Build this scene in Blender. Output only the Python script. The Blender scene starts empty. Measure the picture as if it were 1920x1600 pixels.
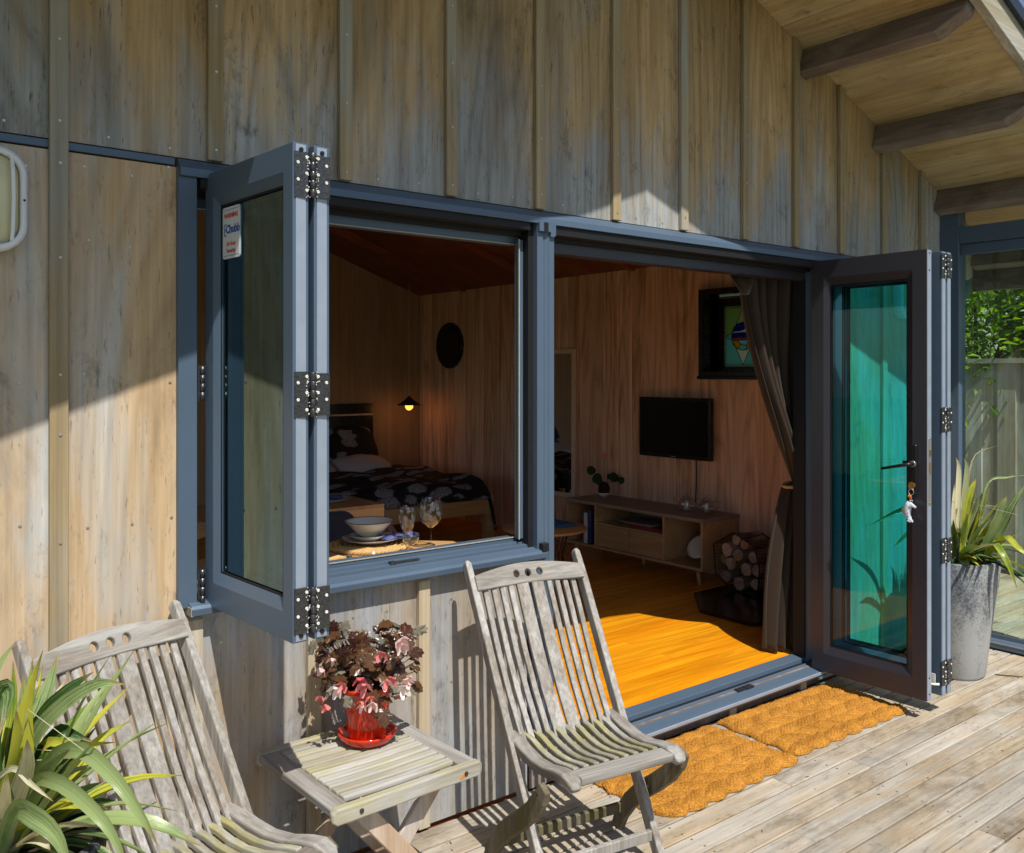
import bpy, bmesh, math, random
from mathutils import Vector, Matrix
random.seed(7)
R = math.radians
scene = bpy.context.scene
COL = scene.collection

# ------------------------------------------------------------------ camera, sky, sun, exposure
cam_d = bpy.data.cameras.new('camera'); cam = bpy.data.objects.new('camera', cam_d); COL.objects.link(cam)
cam.location = (0, -2.70, 1.62)
cam.rotation_euler = (R(90), 0, R(51.7185 - 90))
cam_d.sensor_width = 36; cam_d.lens = 31.594
cam_d.shift_y = -100 / 1920.0
cam_d.clip_start = 0.05; cam_d.clip_end = 400
scene.camera = cam

world = bpy.data.worlds.new('World'); scene.world = world; world.use_nodes = True
wn = world.node_tree.nodes; wl = world.node_tree.links
bg = wn['Background']
sky = wn.new('ShaderNodeTexSky'); sky.sky_type = 'NISHITA'; sky.sun_disc = False
sky.sun_elevation = R(57); sky.sun_rotation = R(192)
sky.air_density = 1.0; sky.dust_density = 1.0; sky.ozone_density = 1.0
wl.new(sky.outputs[0], bg.inputs[0]); bg.inputs[1].default_value = 0.088
sun_d = bpy.data.lights.new('sun', 'SUN'); sun = bpy.data.objects.new('sun', sun_d); COL.objects.link(sun)
sun_d.energy = 4.5; sun_d.angle = R(0.5); sun_d.color = (1.0, 0.955, 0.88)
SUN = Vector((-.114, -.533, .8387)).normalized()
sun.rotation_euler = SUN.to_track_quat('Z', 'Y').to_euler(); sun.location = (-2, -8, 12)
vs = scene.view_settings
scene.display_settings.display_device = 'sRGB'
scene.cycles.max_bounces = 14; scene.cycles.diffuse_bounces = 8; scene.cycles.transparent_max_bounces = 24
vs.view_transform = 'Standard'; vs.look = 'None'; vs.gamma = 1; vs.exposure = 0.33; vs.use_curve_mapping = False

# ------------------------------------------------------------------ helpers
class M:
    def __init__(s): s.v = []; s.f = []; s.sm = []
    def add(s, vs_, fs, smooth=False):
        o = len(s.v); s.v += [tuple(p) for p in vs_]
        s.f += [tuple(i + o for i in f) for f in fs]; s.sm += [smooth] * len(fs); return s
    def box(s, x0, x1, y0, y1, z0, z1):
        return s.add([(x0,y0,z0),(x1,y0,z0),(x1,y1,z0),(x0,y1,z0),(x0,y0,z1),(x1,y0,z1),(x1,y1,z1),(x0,y1,z1)],
                     [(0,3,2,1),(4,5,6,7),(0,1,5,4),(1,2,6,5),(2,3,7,6),(3,0,4,7)])
    def hexa(s, p):   # 8 points: bottom 4 then top 4
        return s.add(p, [(0,3,2,1),(4,5,6,7),(0,1,5,4),(1,2,6,5),(2,3,7,6),(3,0,4,7)])
    def prism(s, poly, axis, a, b):  # poly 2D in the other two axes, extruded on axis
        n = len(poly)
        def P(q, t):
            if axis == 'x': return (t, q[0], q[1])
            if axis == 'y': return (q[0], t, q[1])
            return (q[0], q[1], t)
        vs_ = [P(q, a) for q in poly] + [P(q, b) for q in poly]
        fs = [tuple(range(n)), tuple(range(2*n-1, n-1, -1))] + [(i, i+n, (i+1) % n + n, (i+1) % n) for i in range(n)]
        return s.add(vs_, fs)
    def sweep(s, pts, side, w, t, smooth=False, taper=None):
        # rectangular section along pts; side = vector of the width, thickness perpendicular to path and side
        pts = [Vector(p) for p in pts]; side = Vector(side).normalized(); rings = []
        for i, p in enumerate(pts):
            d = (pts[min(i+1, len(pts)-1)] - pts[max(i-1, 0)]).normalized()
            n = d.cross(side).normalized(); sd = n.cross(d).normalized()
            k = taper[i] if taper else 1
            a, b = sd * (w * k / 2), n * (t * k / 2)
            rings += [p-a-b, p+a-b, p+a+b, p-a+b]
        fs = [(0,1,2,3)]
        for i in range(len(pts)-1):
            o = 4*i
            for j in range(4): fs.append((o+j, o+4+j, o+4+(j+1) % 4, o+(j+1) % 4))
        o = 4*(len(pts)-1); fs.append((o+3, o+2, o+1, o))
        return s.add(rings, fs, smooth)
    def tube(s, pts, r, n=8, caps=True, smooth=True):
        pts = [Vector(p) for p in pts]; rings = []; up = None
        rr = r if isinstance(r, (list, tuple)) else [r]*len(pts)
        for i, p in enumerate(pts):
            d = (pts[min(i+1, len(pts)-1)] - pts[max(i-1, 0)]).normalized()
            if up is None: up = Vector((0,0,1)) if abs(d.z) < .9 else Vector((1,0,0))
            a = d.cross(up).normalized(); up = a.cross(d).normalized()
            for j in range(n):
                t = 2*math.pi*j/n; rings.append(p + (a*math.cos(t) + up*math.sin(t))*rr[i])
        fs = []
        for i in range(len(pts)-1):
            for j in range(n): fs.append((i*n+j, i*n+(j+1) % n, (i+1)*n+(j+1) % n, (i+1)*n+j))
        s.add(rings, fs, smooth)
        if caps:
            o = len(s.v) - len(rings)
            s.f.append(tuple(o+j for j in range(n-1, -1, -1))); s.sm.append(False)
            s.f.append(tuple(o+(len(pts)-1)*n+j for j in range(n))); s.sm.append(False)
        return s
    def lathe(s, prof, c=(0,0,0), n=24, smooth=True, sx=1, sy=1):
        vs_ = []
        for r, z in prof:
            for j in range(n):
                t = 2*math.pi*j/n; vs_.append((c[0]+r*math.cos(t)*sx, c[1]+r*math.sin(t)*sy, c[2]+z))
        fs = [(i*n+j, i*n+(j+1) % n, (i+1)*n+(j+1) % n, (i+1)*n+j) for i in range(len(prof)-1) for j in range(n)]
        return s.add(vs_, fs, smooth)
    def ball(s, c, r, n=10, m=6, sx=1, sy=1, sz=1):
        return s.lathe([(max(r*math.sin(math.pi*i/m), 1e-4)*1, -r*math.cos(math.pi*i/m)*sz) for i in range(m+1)], c, n, True, sx, sy)
    def mesh(s, name, mat):
        me = bpy.data.meshes.new(name); me.from_pydata(s.v, [], s.f); me.polygons.foreach_set('use_smooth', s.sm)
        if mat: me.materials.append(mat)
        me.update()
        if hasattr(s, 'uv'):
            uvl = me.uv_layers.new(name='UVMap')
            for lp in me.loops: uvl.data[lp.index].uv = s.uv[lp.vertex_index]
        return me

def wloc(o):
    v = Vector((0,0,0))
    while o is not None: v += o.location; o = o.parent
    return v
def obj(name, m, mat=None, parent=None, kind=None, label=None, bevel=0, local=False, seg=1):
    if isinstance(m, M):
        if parent is not None and not local:
            w = wloc(parent); m.v = [(p[0]-w.x, p[1]-w.y, p[2]-w.z) for p in m.v]
        me = m.mesh(name, mat)
    else: me = m
    o = bpy.data.objects.new(name, me); COL.objects.link(o)
    if parent is not None: o.parent = parent
    if kind: o['kind'] = kind
    if label: o['label'] = label
    if bevel:
        b = o.modifiers.new('bevel', 'BEVEL'); b.width = bevel; b.segments = seg; b.limit_method = 'ANGLE'; b.angle_limit = R(40)
    return o
def fixn(o):
    bm = bmesh.new(); bm.from_mesh(o.data); bmesh.ops.recalc_face_normals(bm, faces=bm.faces); bm.to_mesh(o.data); bm.free(); return o
def thing(name, label, cat, loc=(0,0,0), rz=0, group=None):
    o = bpy.data.objects.new(name, None); COL.objects.link(o); o.location = loc; o.rotation_euler = (0,0,rz)
    o.empty_display_size = .1
    o['label'] = label; o['category'] = cat
    if group: o['group'] = group
    return o
def tag(o, label, cat, group=None):
    o['label'] = label; o['category'] = cat
    if group: o['group'] = group
    return o
def struct(name, m, mat=None, **k): return obj(name, m, mat, kind='structure', **k)
def root_struct(name):
    o = bpy.data.objects.new(name, None); COL.objects.link(o); o['kind'] = 'structure'; return o
def link_copy(o, parent=None):
    c = o.copy(); COL.objects.link(c)
    if parent is not None: c.parent = parent
    return c
def dup(root, loc, rz, label):
    r = root.copy(); COL.objects.link(r); r.location = loc; r.rotation_euler = (0,0,rz); r['label'] = label
    for ch in list(root.children):
        c = ch.copy(); COL.objects.link(c); c.parent = r
        for g in list(ch.children):
            d = g.copy(); COL.objects.link(d); d.parent = c
    return r
def text_mesh(s, size, mat, name='lettering', extrude=0.0003, bold=0.0):
    cu = bpy.data.curves.new(name, 'FONT'); cu.body = s; cu.size = size; cu.align_x = 'CENTER'; cu.align_y = 'CENTER'
    cu.extrude = extrude; cu.offset = bold; cu.resolution_u = 3
    t = bpy.data.objects.new(name, cu); COL.objects.link(t)
    bpy.context.view_layer.update()
    dg = bpy.context.evaluated_depsgraph_get()
    me = bpy.data.meshes.new_from_object(t.evaluated_get(dg)); me.name = name
    bpy.data.objects.remove(t); bpy.data.curves.remove(cu)
    me.materials.clear(); me.materials.append(mat); return me

# ------------------------------------------------------------------ materials
MT = {}
def nmat(name):
    m = bpy.data.materials.new(name); m.use_nodes = True; nt = m.node_tree; MT[name] = m
    return m, nt, nt.nodes, nt.links, nt.nodes['Principled BSDF']
def simple(name, col, rough=.5, metal=0, spec=.5, var=0.0, scale=30, bump=0, trans=0, sheen=0, emit=None, estr=0):
    m, nt, n, l, b = nmat(name)
    b.inputs['Base Color'].default_value = (*col, 1); b.inputs['Roughness'].default_value = rough
    b.inputs['Metallic'].default_value = metal; b.inputs['Specular IOR Level'].default_value = spec
    if sheen: b.inputs['Sheen Weight'].default_value = sheen
    if emit: b.inputs['Emission Color'].default_value = (*emit, 1); b.inputs['Emission Strength'].default_value = estr
    tc = n.new('ShaderNodeTexCoord'); nz = n.new('ShaderNodeTexNoise'); nz.inputs['Scale'].default_value = scale; nz.inputs['Detail'].default_value = 5
    l.new(tc.outputs['Object'], nz.inputs['Vector'])
    if var:
        mx = n.new('ShaderNodeMix'); mx.data_type = 'RGBA'; mx.blend_type = 'MIX'
        l.new(nz.outputs[0], mx.inputs[0])
        mx.inputs[6].default_value = (*[c*(1-var) for c in col], 1); mx.inputs[7].default_value = (*[min(1, c*(1+var)) for c in col], 1)
        l.new(mx.outputs[2], b.inputs['Base Color'])
        mr = n.new('ShaderNodeMapRange'); mr.inputs[3].default_value = max(0.02, rough-.1); mr.inputs[4].default_value = min(1, rough+.12)
        l.new(nz.outputs[0], mr.inputs[0]); l.new(mr.outputs[0], b.inputs['Roughness'])
    if bump:
        bp = n.new('ShaderNodeBump'); bp.inputs['Strength'].default_value = bump; bp.inputs['Distance'].default_value = .002
        l.new(nz.outputs[0], bp.inputs['Height']); l.new(bp.outputs[0], b.inputs['Normal'])
    return m
def wood(name, base, warm, grey, axis='z', fine=55, broad=2.2, stretch=.03, bstretch=.28, rough=.75, bump=.35,
         greyamt=(.45,.62), contrast=.45, moss=None, mossamt=(.5,.7), dark=(.04,.03,.02), darkamt=(.62,.8), spec=.25, rnd=.18, streak=0, hgrad=None, flecks=0, figure=0, figs=(2.0,.12,46)):
    m, nt, n, l, b = nmat(name)
    tc = n.new('ShaderNodeTexCoord'); oi = n.new('ShaderNodeObjectInfo')
    va = n.new('ShaderNodeVectorMath'); va.operation = 'MULTIPLY_ADD'
    cx = n.new('ShaderNodeCombineXYZ')
    for i in range(3): l.new(oi.outputs['Random'], cx.inputs[i])
    va.inputs[1].default_value = (37, 53, 71); l.new(cx.outputs[0], va.inputs[0]); l.new(tc.outputs['Object'], va.inputs[2])
    def mapped(st):
        mp = n.new('ShaderNodeMapping'); s = [1,1,1]; s['xyz'.index(axis)] = st
        mp.inputs['Scale'].default_value = s; l.new(va.outputs[0], mp.inputs['Vector']); return mp
    m1 = mapped(stretch); m2 = mapped(bstretch)
    def noise(mp, sc, det=6, rg=.6, dist=0):
        z = n.new('ShaderNodeTexNoise'); z.inputs['Scale'].default_value = sc; z.inputs['Detail'].default_value = det
        z.inputs['Roughness'].default_value = rg; z.inputs['Distortion'].default_value = dist; l.new(mp.outputs[0], z.inputs['Vector']); return z
    g = noise(m1, fine, 8, .7); gb = noise(m1, fine*.25, 5, .6, .6); br = noise(m2, broad, 7, .62, .8); br2 = noise(m2, broad*1.9, 8, .66, 1.2); dk = noise(m2, broad*1.4, 9, .7, .4)
    def ramp(src, a, c, ca=(0,0,0), cc=(1,1,1)):
        r = n.new('ShaderNodeValToRGB'); r.color_ramp.elements[0].position = a; r.color_ramp.elements[1].position = c
        r.color_ramp.elements[0].color = (*ca, 1); r.color_ramp.elements[1].color = (*cc, 1); l.new(src, r.inputs[0]); return r
    def mix(fac, A, B, mode='MIX', f=None):
        x = n.new('ShaderNodeMix'); x.data_type = 'RGBA'; x.blend_type = mode
        if fac is not None: l.new(fac, x.inputs[0])
        else: x.inputs[0].default_value = f
        for s_, i in ((A, 6), (B, 7)):
            if isinstance(s_, tuple): x.inputs[i].default_value = (*s_, 1)
            else: l.new(s_, x.inputs[i])
        return x
    r1 = ramp(gb.outputs[0], .35, .65)
    c1 = mix(r1.outputs[0], base, warm)
    if streak:
        sk = n.new('ShaderNodeMath'); sk.operation = 'MULTIPLY_ADD'; sk.inputs[1].default_value = streak; l.new(gb.outputs[0], sk.inputs[0]); l.new(br.outputs[0], sk.inputs[2]); br = sk
    r2 = ramp(br.outputs[0], greyamt[0], greyamt[1])
    if hgrad:   # rain-weathered silver towards the foot of each sheet
        sx = n.new('ShaderNodeSeparateXYZ'); ge = n.new('ShaderNodeNewGeometry'); l.new(ge.outputs['Position'], sx.inputs[0])
        mr = n.new('ShaderNodeMapRange'); mr.inputs[1].default_value = hgrad[0]; mr.inputs[2].default_value = hgrad[1]
        mr.inputs[3].default_value = hgrad[2]; mr.inputs[4].default_value = hgrad[3]; l.new(sx.outputs[2], mr.inputs[0])
        ad = n.new('ShaderNodeMath'); ad.operation = 'ADD'; l.new(br.outputs[0], ad.inputs[0]); l.new(mr.outputs[0], ad.inputs[1])
        r2 = ramp(ad.outputs[0], greyamt[0], greyamt[1])
    c2 = mix(r2.outputs[0], c1.outputs[2], grey)
    r3 = ramp(dk.outputs[0], darkamt[0], darkamt[1]); 
    k3 = n.new('ShaderNodeMath'); k3.operation = 'MULTIPLY'; k3.inputs[1].default_value = .75; l.new(r3.outputs[0], k3.inputs[0])
    c3 = mix(k3.outputs[0], c2.outputs[2], dark)
    last = c3
    if moss:
        r5 = ramp(br2.outputs[0], mossamt[0], mossamt[1]); k5 = n.new('ShaderNodeMath'); k5.operation = 'MULTIPLY'; k5.inputs[1].default_value = .8
        l.new(r5.outputs[0], k5.inputs[0]); last = mix(k5.outputs[0], last.outputs[2], moss)
    r4 = ramp(g.outputs[0], .25, .75, (1-contrast,)*3, (1+contrast*.55,)*3)
    c4 = mix(None, last.outputs[2], r4.outputs[0], 'MULTIPLY', 1.0)
    if figure:   # cathedral grain of rotary-cut veneer: contour lines of a slow, stretched noise
        fm_ = mapped(figs[1]); fz = noise(fm_, figs[0], 1.5, .4, .25)
        q1 = n.new('ShaderNodeMath'); q1.operation = 'MULTIPLY'; q1.inputs[1].default_value = figs[2]; l.new(fz.outputs[0], q1.inputs[0])
        q2 = n.new('ShaderNodeMath'); q2.operation = 'PINGPONG'; q2.inputs[1].default_value = 1; l.new(q1.outputs[0], q2.inputs[0])
        rg_ = ramp(q2.outputs[0], 0, .55, (1-figure, 1-figure*1.1, 1-figure*1.25), (1,1,1)); c4 = mix(None, c4.outputs[2], rg_.outputs[0], 'MULTIPLY', 1.0)
    if flecks:
        m3 = mapped(.12); fk = noise(m3, fine*1.6, 3, .8); rf_ = ramp(fk.outputs[0], .60, .72, (1,1,1), (1-flecks,)*3); c4 = mix(None, c4.outputs[2], rf_.outputs[0], 'MULTIPLY', 1.0)
        bl = noise(m2, broad*.55, 4, .6, 1.5); rb_ = ramp(bl.outputs[0], .3, .7, (1-flecks*.45,)*3, (1+flecks*.35,)*3); c4 = mix(None, c4.outputs[2], rb_.outputs[0], 'MULTIPLY', 1.0)
        sm2 = mapped(.5); so2 = noise(sm2, broad*5, 9, .78, .3); rs2 = ramp(so2.outputs[0], .56, .74, (1,1,1), (1-flecks*1.15,)*3); c4 = mix(None, c4.outputs[2], rs2.outputs[0], 'MULTIPLY', 1.0)
    hv = n.new('ShaderNodeHueSaturation')
    mv = n.new('ShaderNodeMapRange'); mv.inputs[3].default_value = 1-rnd; mv.inputs[4].default_value = 1+rnd
    l.new(oi.outputs['Random'], mv.inputs[0]); l.new(mv.outputs[0], hv.inputs['Value']); l.new(c4.outputs[2], hv.inputs['Color'])
    l.new(hv.outputs[0], b.inputs['Base Color'])
    b.inputs['Roughness'].default_value = rough; b.inputs['Specular IOR Level'].default_value = spec
    if bump:
        bp = n.new('ShaderNodeBump'); bp.inputs['Strength'].default_value = bump; bp.inputs['Distance'].default_value = .0015
        l.new(g.outputs[0], bp.inputs['Height']); l.new(bp.outputs[0], b.inputs['Normal'])
    return m
def glass(name, tint, ior=1.5, rough=0.0, refl=1.8, gcol=(1,1,1)):
    m, nt, n, l, b = nmat(name); n.remove(b)
    tr = n.new('ShaderNodeBsdfTransparent'); tr.inputs[0].default_value = (*tint, 1)
    gl = n.new('ShaderNodeBsdfGlossy'); gl.inputs['Roughness'].default_value = rough; gl.inputs[0].default_value = (*gcol, 1)
    fr = n.new('ShaderNodeFresnel'); fr.inputs[0].default_value = ior
    ge = n.new('ShaderNodeNewGeometry'); iv = n.new('ShaderNodeMath'); iv.operation = 'SUBTRACT'; iv.inputs[0].default_value = 1; l.new(ge.outputs['Backfacing'], iv.inputs[1])
    k = n.new('ShaderNodeMath'); k.operation = 'MULTIPLY'; k.inputs[1].default_value = refl; l.new(fr.outputs[0], k.inputs[0])
    k2 = n.new('ShaderNodeMath'); k2.operation = 'MULTIPLY'; k2.use_clamp = True; l.new(k.outputs[0], k2.inputs[0]); l.new(iv.outputs[0], k2.inputs[1]); fr = k2
    mx = n.new('ShaderNodeMixShader'); l.new(fr.outputs[0], mx.inputs[0]); l.new(tr.outputs[0], mx.inputs[1]); l.new(gl.outputs[0], mx.inputs[2])
    l.new(mx.outputs[0], n['Material Output'].inputs[0]); return m
def leafmat(name, c1, c2, trans=.35, rough=.4, stripes=False):
    m, nt, n, l, b = nmat(name)
    tc = n.new('ShaderNodeTexCoord'); oi = n.new('ShaderNodeObjectInfo')
    nz = n.new('ShaderNodeTexNoise'); nz.inputs['Scale'].default_value = 9; nz.inputs['Detail'].default_value = 3; l.new(tc.outputs['Object'], nz.inputs['Vector'])
    ad = n.new('ShaderNodeMath'); ad.operation = 'ADD'; l.new(nz.outputs[0], ad.inputs[0]); l.new(oi.outputs['Random'], ad.inputs[1])
    rp = n.new('ShaderNodeValToRGB'); rp.color_ramp.elements[0].position = .55; rp.color_ramp.elements[1].position = 1.3
    rp.color_ramp.elements[0].color = (*c1, 1); rp.color_ramp.elements[1].color = (*c2, 1); l.new(ad.outputs[0], rp.inputs[0])
    if stripes:
        mp = n.new('ShaderNodeMapping'); mp.inputs['Scale'].default_value = (16, .7, 1); l.new(tc.outputs['UV'], mp.inputs[0])
        cx = n.new('ShaderNodeCombineXYZ'); l.new(oi.outputs['Random'], cx.inputs[2]); va = n.new('ShaderNodeVectorMath'); va.operation = 'MULTIPLY_ADD'
        va.inputs[1].default_value = (9,9,30); l.new(cx.outputs[0], va.inputs[0]); l.new(mp.outputs[0], va.inputs[2])
        sn = n.new('ShaderNodeTexNoise'); sn.inputs['Scale'].default_value = 1.0; sn.inputs['Detail'].default_value = 4; l.new(va.outputs[0], sn.inputs['Vector'])
        ma = n.new('ShaderNodeMath'); ma.operation = 'MULTIPLY_ADD'; ma.inputs[1].default_value = 1.5; ma.inputs[2].default_value = -.75
        l.new(sn.outputs[0], ma.inputs[0]); a2 = n.new('ShaderNodeMath'); a2.operation = 'ADD'; l.new(ad.outputs[0], a2.inputs[0]); l.new(ma.outputs[0], a2.inputs[1]); l.new(a2.outputs[0], rp.inputs[0])
        bp = n.new('ShaderNodeBump'); bp.inputs['Strength'].default_value = .5; bp.inputs['Distance'].default_value = .002; l.new(sn.outputs[0], bp.inputs['Height']); l.new(bp.outputs[0], b.inputs['Normal'])
    l.new(rp.outputs[0], b.inputs['Base Color']); b.inputs['Roughness'].default_value = rough
    if stripes:   # dried brown tips
        su = n.new('ShaderNodeSeparateXYZ'); l.new(tc.outputs['UV'], su.inputs[0]); tr_ = n.new('ShaderNodeMapRange'); tr_.inputs[1].default_value = .86; tr_.inputs[2].default_value = .97; l.new(su.outputs[1], tr_.inputs[0])
        tm = n.new('ShaderNodeMix'); tm.data_type = 'RGBA'; l.new(tr_.outputs[0], tm.inputs[0]); l.new(rp.outputs[0], tm.inputs[6]); tm.inputs[7].default_value = (.34,.24,.10,1)
        l.new(tm.outputs[2], b.inputs['Base Color'])
    ts = n.new('ShaderNodeBsdfTranslucent'); l.new(rp.outputs[0], ts.inputs[0])
    hs = n.new('ShaderNodeHueSaturation'); hs.inputs['Value'].default_value = 1.6; hs.inputs['Saturation'].default_value = 1.15
    l.new(rp.outputs[0], hs.inputs['Color']); l.new(hs.outputs[0], ts.inputs[0])
    mx = n.new('ShaderNodeMixShader'); mx.inputs[0].default_value = trans
    l.new(b.outputs[0], mx.inputs[1]); l.new(ts.outputs[0], mx.inputs[2]); l.new(mx.outputs[0], n['Material Output'].inputs[0])
    return m

ply = wood('weathered_plywood', (.50,.365,.20), (.40,.265,.125), (.34,.355,.36), 'z', 60, 2.6, .03, .3, contrast=.36, greyamt=(.58,.80), dark=(.15,.115,.08), darkamt=(.54,.76), streak=.34, flecks=.62, figure=.20, hgrad=(2.25,2.95,.17,-.16), rnd=.1)
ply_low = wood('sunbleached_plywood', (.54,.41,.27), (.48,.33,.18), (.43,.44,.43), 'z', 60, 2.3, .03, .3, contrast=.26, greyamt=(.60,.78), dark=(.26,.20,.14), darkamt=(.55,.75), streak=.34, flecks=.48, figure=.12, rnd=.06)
ply_mid = wood('greyed_plywood', (.44,.36,.26), (.40,.29,.18), (.36,.365,.37), 'z', 60, 2.6, .03, .3, contrast=.3, greyamt=(.54,.74), dark=(.15,.12,.095), darkamt=(.52,.70), streak=.34, flecks=.55, figure=.12, rnd=.06)
batm = wood('pine_batten', (.40,.315,.19), (.32,.235,.12), (.34,.325,.27), 'z', 50, 3, .025, .2, contrast=.35, dark=(.10,.075,.04), darkamt=(.6,.8), rnd=.12)
bat_low = wood('sunlit_batten', (.52,.43,.30), (.46,.34,.18), (.47,.45,.40), 'z', 50, 3, .025, .2, contrast=.3, dark=(.16,.12,.06), darkamt=(.58,.8), rnd=.08)  # lit copy of the pine batten, sunlight put into the paler colour
soffm = wood('soffit_plywood', (.56,.43,.235), (.47,.34,.165), (.52,.44,.30), 'y', 40, 2.0, .05, .25, contrast=.3, greyamt=(.5,.7), dark=(.16,.11,.05), darkamt=(.56,.76), flecks=.5, figure=.14, rnd=.05)
beamm = wood('dark_purlin', (.20,.155,.125), (.155,.115,.09), (.27,.225,.195), 'y', 50, 4, .03, .3, contrast=.4, rnd=.1)
bargem = wood('mossy_barge_board', (.40,.37,.30), (.30,.25,.14), (.48,.46,.42), 'x', 50, 3, .03, .25, contrast=.4, moss=(.20,.19,.05), mossamt=(.52,.7), rnd=.05)
deckm = wood('deck_timber', (.435,.37,.28), (.375,.29,.19), (.43,.395,.34), 'x', 55, 3.4, .03, .38, contrast=.34, greyamt=(.42,.6), dark=(.16,.115,.07), darkamt=(.53,.69), flecks=.5, figure=.10, figs=(3.5,.06,60), rnd=.09, bump=.5)
teak = wood('grey_teak', (.33,.30,.265), (.24,.21,.175), (.41,.395,.375), 'z', 90, 7, .02, .09, contrast=.55, greyamt=(.42,.6), dark=(.12,.105,.09), darkamt=(.6,.78), rnd=.1, bump=.6)
teakh = wood('grey_teak_rail', (.29,.265,.235), (.22,.19,.16), (.37,.36,.34), 'x', 90, 7, .03, .14, contrast=.5, greyamt=(.42,.6), dark=(.12,.105,.09), darkamt=(.6,.78), rnd=.08, bump=.6)
teaks = wood('grey_teak_side', (.28,.255,.225), (.21,.18,.15), (.36,.35,.33), 'y', 90, 7, .03, .14, contrast=.5, greyamt=(.42,.6), dark=(.11,.095,.08), darkamt=(.58,.76), rnd=.08, bump=.6)
teaky = wood('mossy_teak_slats', (.31,.29,.235), (.24,.215,.155), (.38,.37,.33), 'y', 70, 6, .05, .35, contrast=.42, greyamt=(.42,.6), moss=(.31,.285,.10), mossamt=(.47,.64), dark=(.10,.09,.06), darkamt=(.6,.78), rnd=.1, bump=.6)
teakx = wood('mossy_teak_table', (.38,.36,.30), (.30,.27,.20), (.43,.42,.39), 'x', 70, 6, .05, .35, contrast=.35, greyamt=(.42,.6), moss=(.40,.37,.17), mossamt=(.48,.66), dark=(.13,.11,.08), darkamt=(.62,.8), rnd=.08, bump=.6)
teakd = wood('dark_mossy_leg', (.17,.13,.09), (.13,.10,.05), (.22,.19,.14), 'z', 60, 6, .06, .3, contrast=.4, moss=(.10,.09,.03), mossamt=(.45,.6), rnd=.1, bump=.6)
teakl = wood('tan_teak_leg', (.48,.37,.27), (.42,.27,.16), (.50,.44,.38), 'z', 60, 5, .04, .3, contrast=.3, rnd=.1, bump=.4)
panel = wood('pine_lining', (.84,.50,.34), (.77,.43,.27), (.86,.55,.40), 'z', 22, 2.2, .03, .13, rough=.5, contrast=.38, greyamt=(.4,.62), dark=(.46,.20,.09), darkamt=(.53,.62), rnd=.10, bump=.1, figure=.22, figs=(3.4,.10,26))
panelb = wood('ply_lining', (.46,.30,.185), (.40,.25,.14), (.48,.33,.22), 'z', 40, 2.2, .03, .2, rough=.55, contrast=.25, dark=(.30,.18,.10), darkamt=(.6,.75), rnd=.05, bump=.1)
floorm = wood('honey_floor', (.84,.31,.006), (.74,.24,.004), (.90,.38,.010), 'x', 26, 3, .03, .16, rough=.26, contrast=.34, greyamt=(.42,.6), dark=(.50,.15,.004), darkamt=(.56,.72), spec=.5, rnd=.12, figure=.16, figs=(5,.08,30), bump=.04)
oak = wood('oak_furniture', (.50,.31,.15), (.44,.26,.115), (.55,.36,.19), 'y', 45, 4, .04, .25, rough=.45, contrast=.25, rnd=.06, bump=.1)
oaktop = wood('grey_oak_top', (.34,.25,.20), (.29,.205,.16), (.38,.29,.24), 'y', 45, 4, .04, .25, rough=.42, contrast=.25, rnd=.04, bump=.1)
oakx = wood('light_oak', (.58,.34,.14), (.52,.28,.10), (.62,.40,.19), 'x', 45, 4, .04, .25, rough=.42, contrast=.22, rnd=.05, bump=.1)
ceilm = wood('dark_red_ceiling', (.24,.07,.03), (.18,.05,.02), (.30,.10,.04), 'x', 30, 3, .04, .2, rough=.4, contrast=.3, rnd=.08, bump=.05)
fencem = wood('grey_fence_board', (.42,.40,.34), (.34,.30,.24), (.50,.49,.46), 'z', 45, 3, .04, .3, contrast=.35, dark=(.16,.15,.12), darkamt=(.56,.75), rnd=.12)
logm = wood('split_log', (.34,.23,.16), (.25,.16,.10), (.42,.33,.26), 'x', 30, 6, .1, .4, contrast=.4, rnd=.3)
alum = simple('slate_blue_aluminium', (.082,.122,.178), .36, .1, .4, .05, 6)
alumw = simple('plum_grey_aluminium', (.045,.043,.056), .3, .3, .5, .04, 5)
alume = simple('pale_edge_aluminium', (.31,.36,.44), .4, .3, .5, .12, 18)  # paler than the frames: sunlight on the end faces put into the colour
seal = simple('black_rubber_seal', (.012,.012,.014), .6, 0, .3, .2, 40)
gasket = simple('pale_gasket', (.34,.33,.28), .6, 0, .3, .25, 90)
hinge_m = simple('tarnished_steel', (.09,.09,.095), .32, .8, .5, .9, 160, .5)
salt = simple('salt_crust', (.72,.70,.64), .8, 0, .3, .3, 200, .5)
screwm = simple('screw_steel', (.5,.48,.44), .35, .8, .5, .3, 90)
glass_door = glass('teal_door_glass', (.57,.925,.925), refl=1.0)
glass_win = glass('green_window_glass', (.50,.60,.57), refl=2.8, gcol=(.48,.70,.76))
glass_scr = glass('pale_green_glass', (.86,.96,.90))
clear = glass('clear_glass', (.94,.94,.93), 1.5, refl=2.8)
white_p = simple('white_powdercoat', (.72,.75,.80), .4, 0, .5, .06, 20)
diff_m = simple('yellowed_diffuser', (.62,.60,.38), .35, 0, .5, .15, 12)
black = simple('black_plastic', (.012,.012,.014), .25, 0, .5, .2, 30)
blackm = simple('black_satin_metal', (.02,.02,.022), .35, .5, .5, .2, 30)
brass = simple('worn_brass', (.42,.24,.08), .4, .8, .5, .4, 80)
rubber = simple('grey_fluffy_charm', (.50,.54,.60), .9, 0, .2, .25, 120, .8)
rust = simple('rust_stain', (.50,.19,.04), .9, 0, .1, .4, 140)
red_gl = simple('red_glazed_ceramic', (.55,.030,.008), .07, 0, .6, .25, 9)
soil = simple('dark_potting_soil', (.035,.025,.018), .95, 0, .1, .5, 60, .9)
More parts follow.
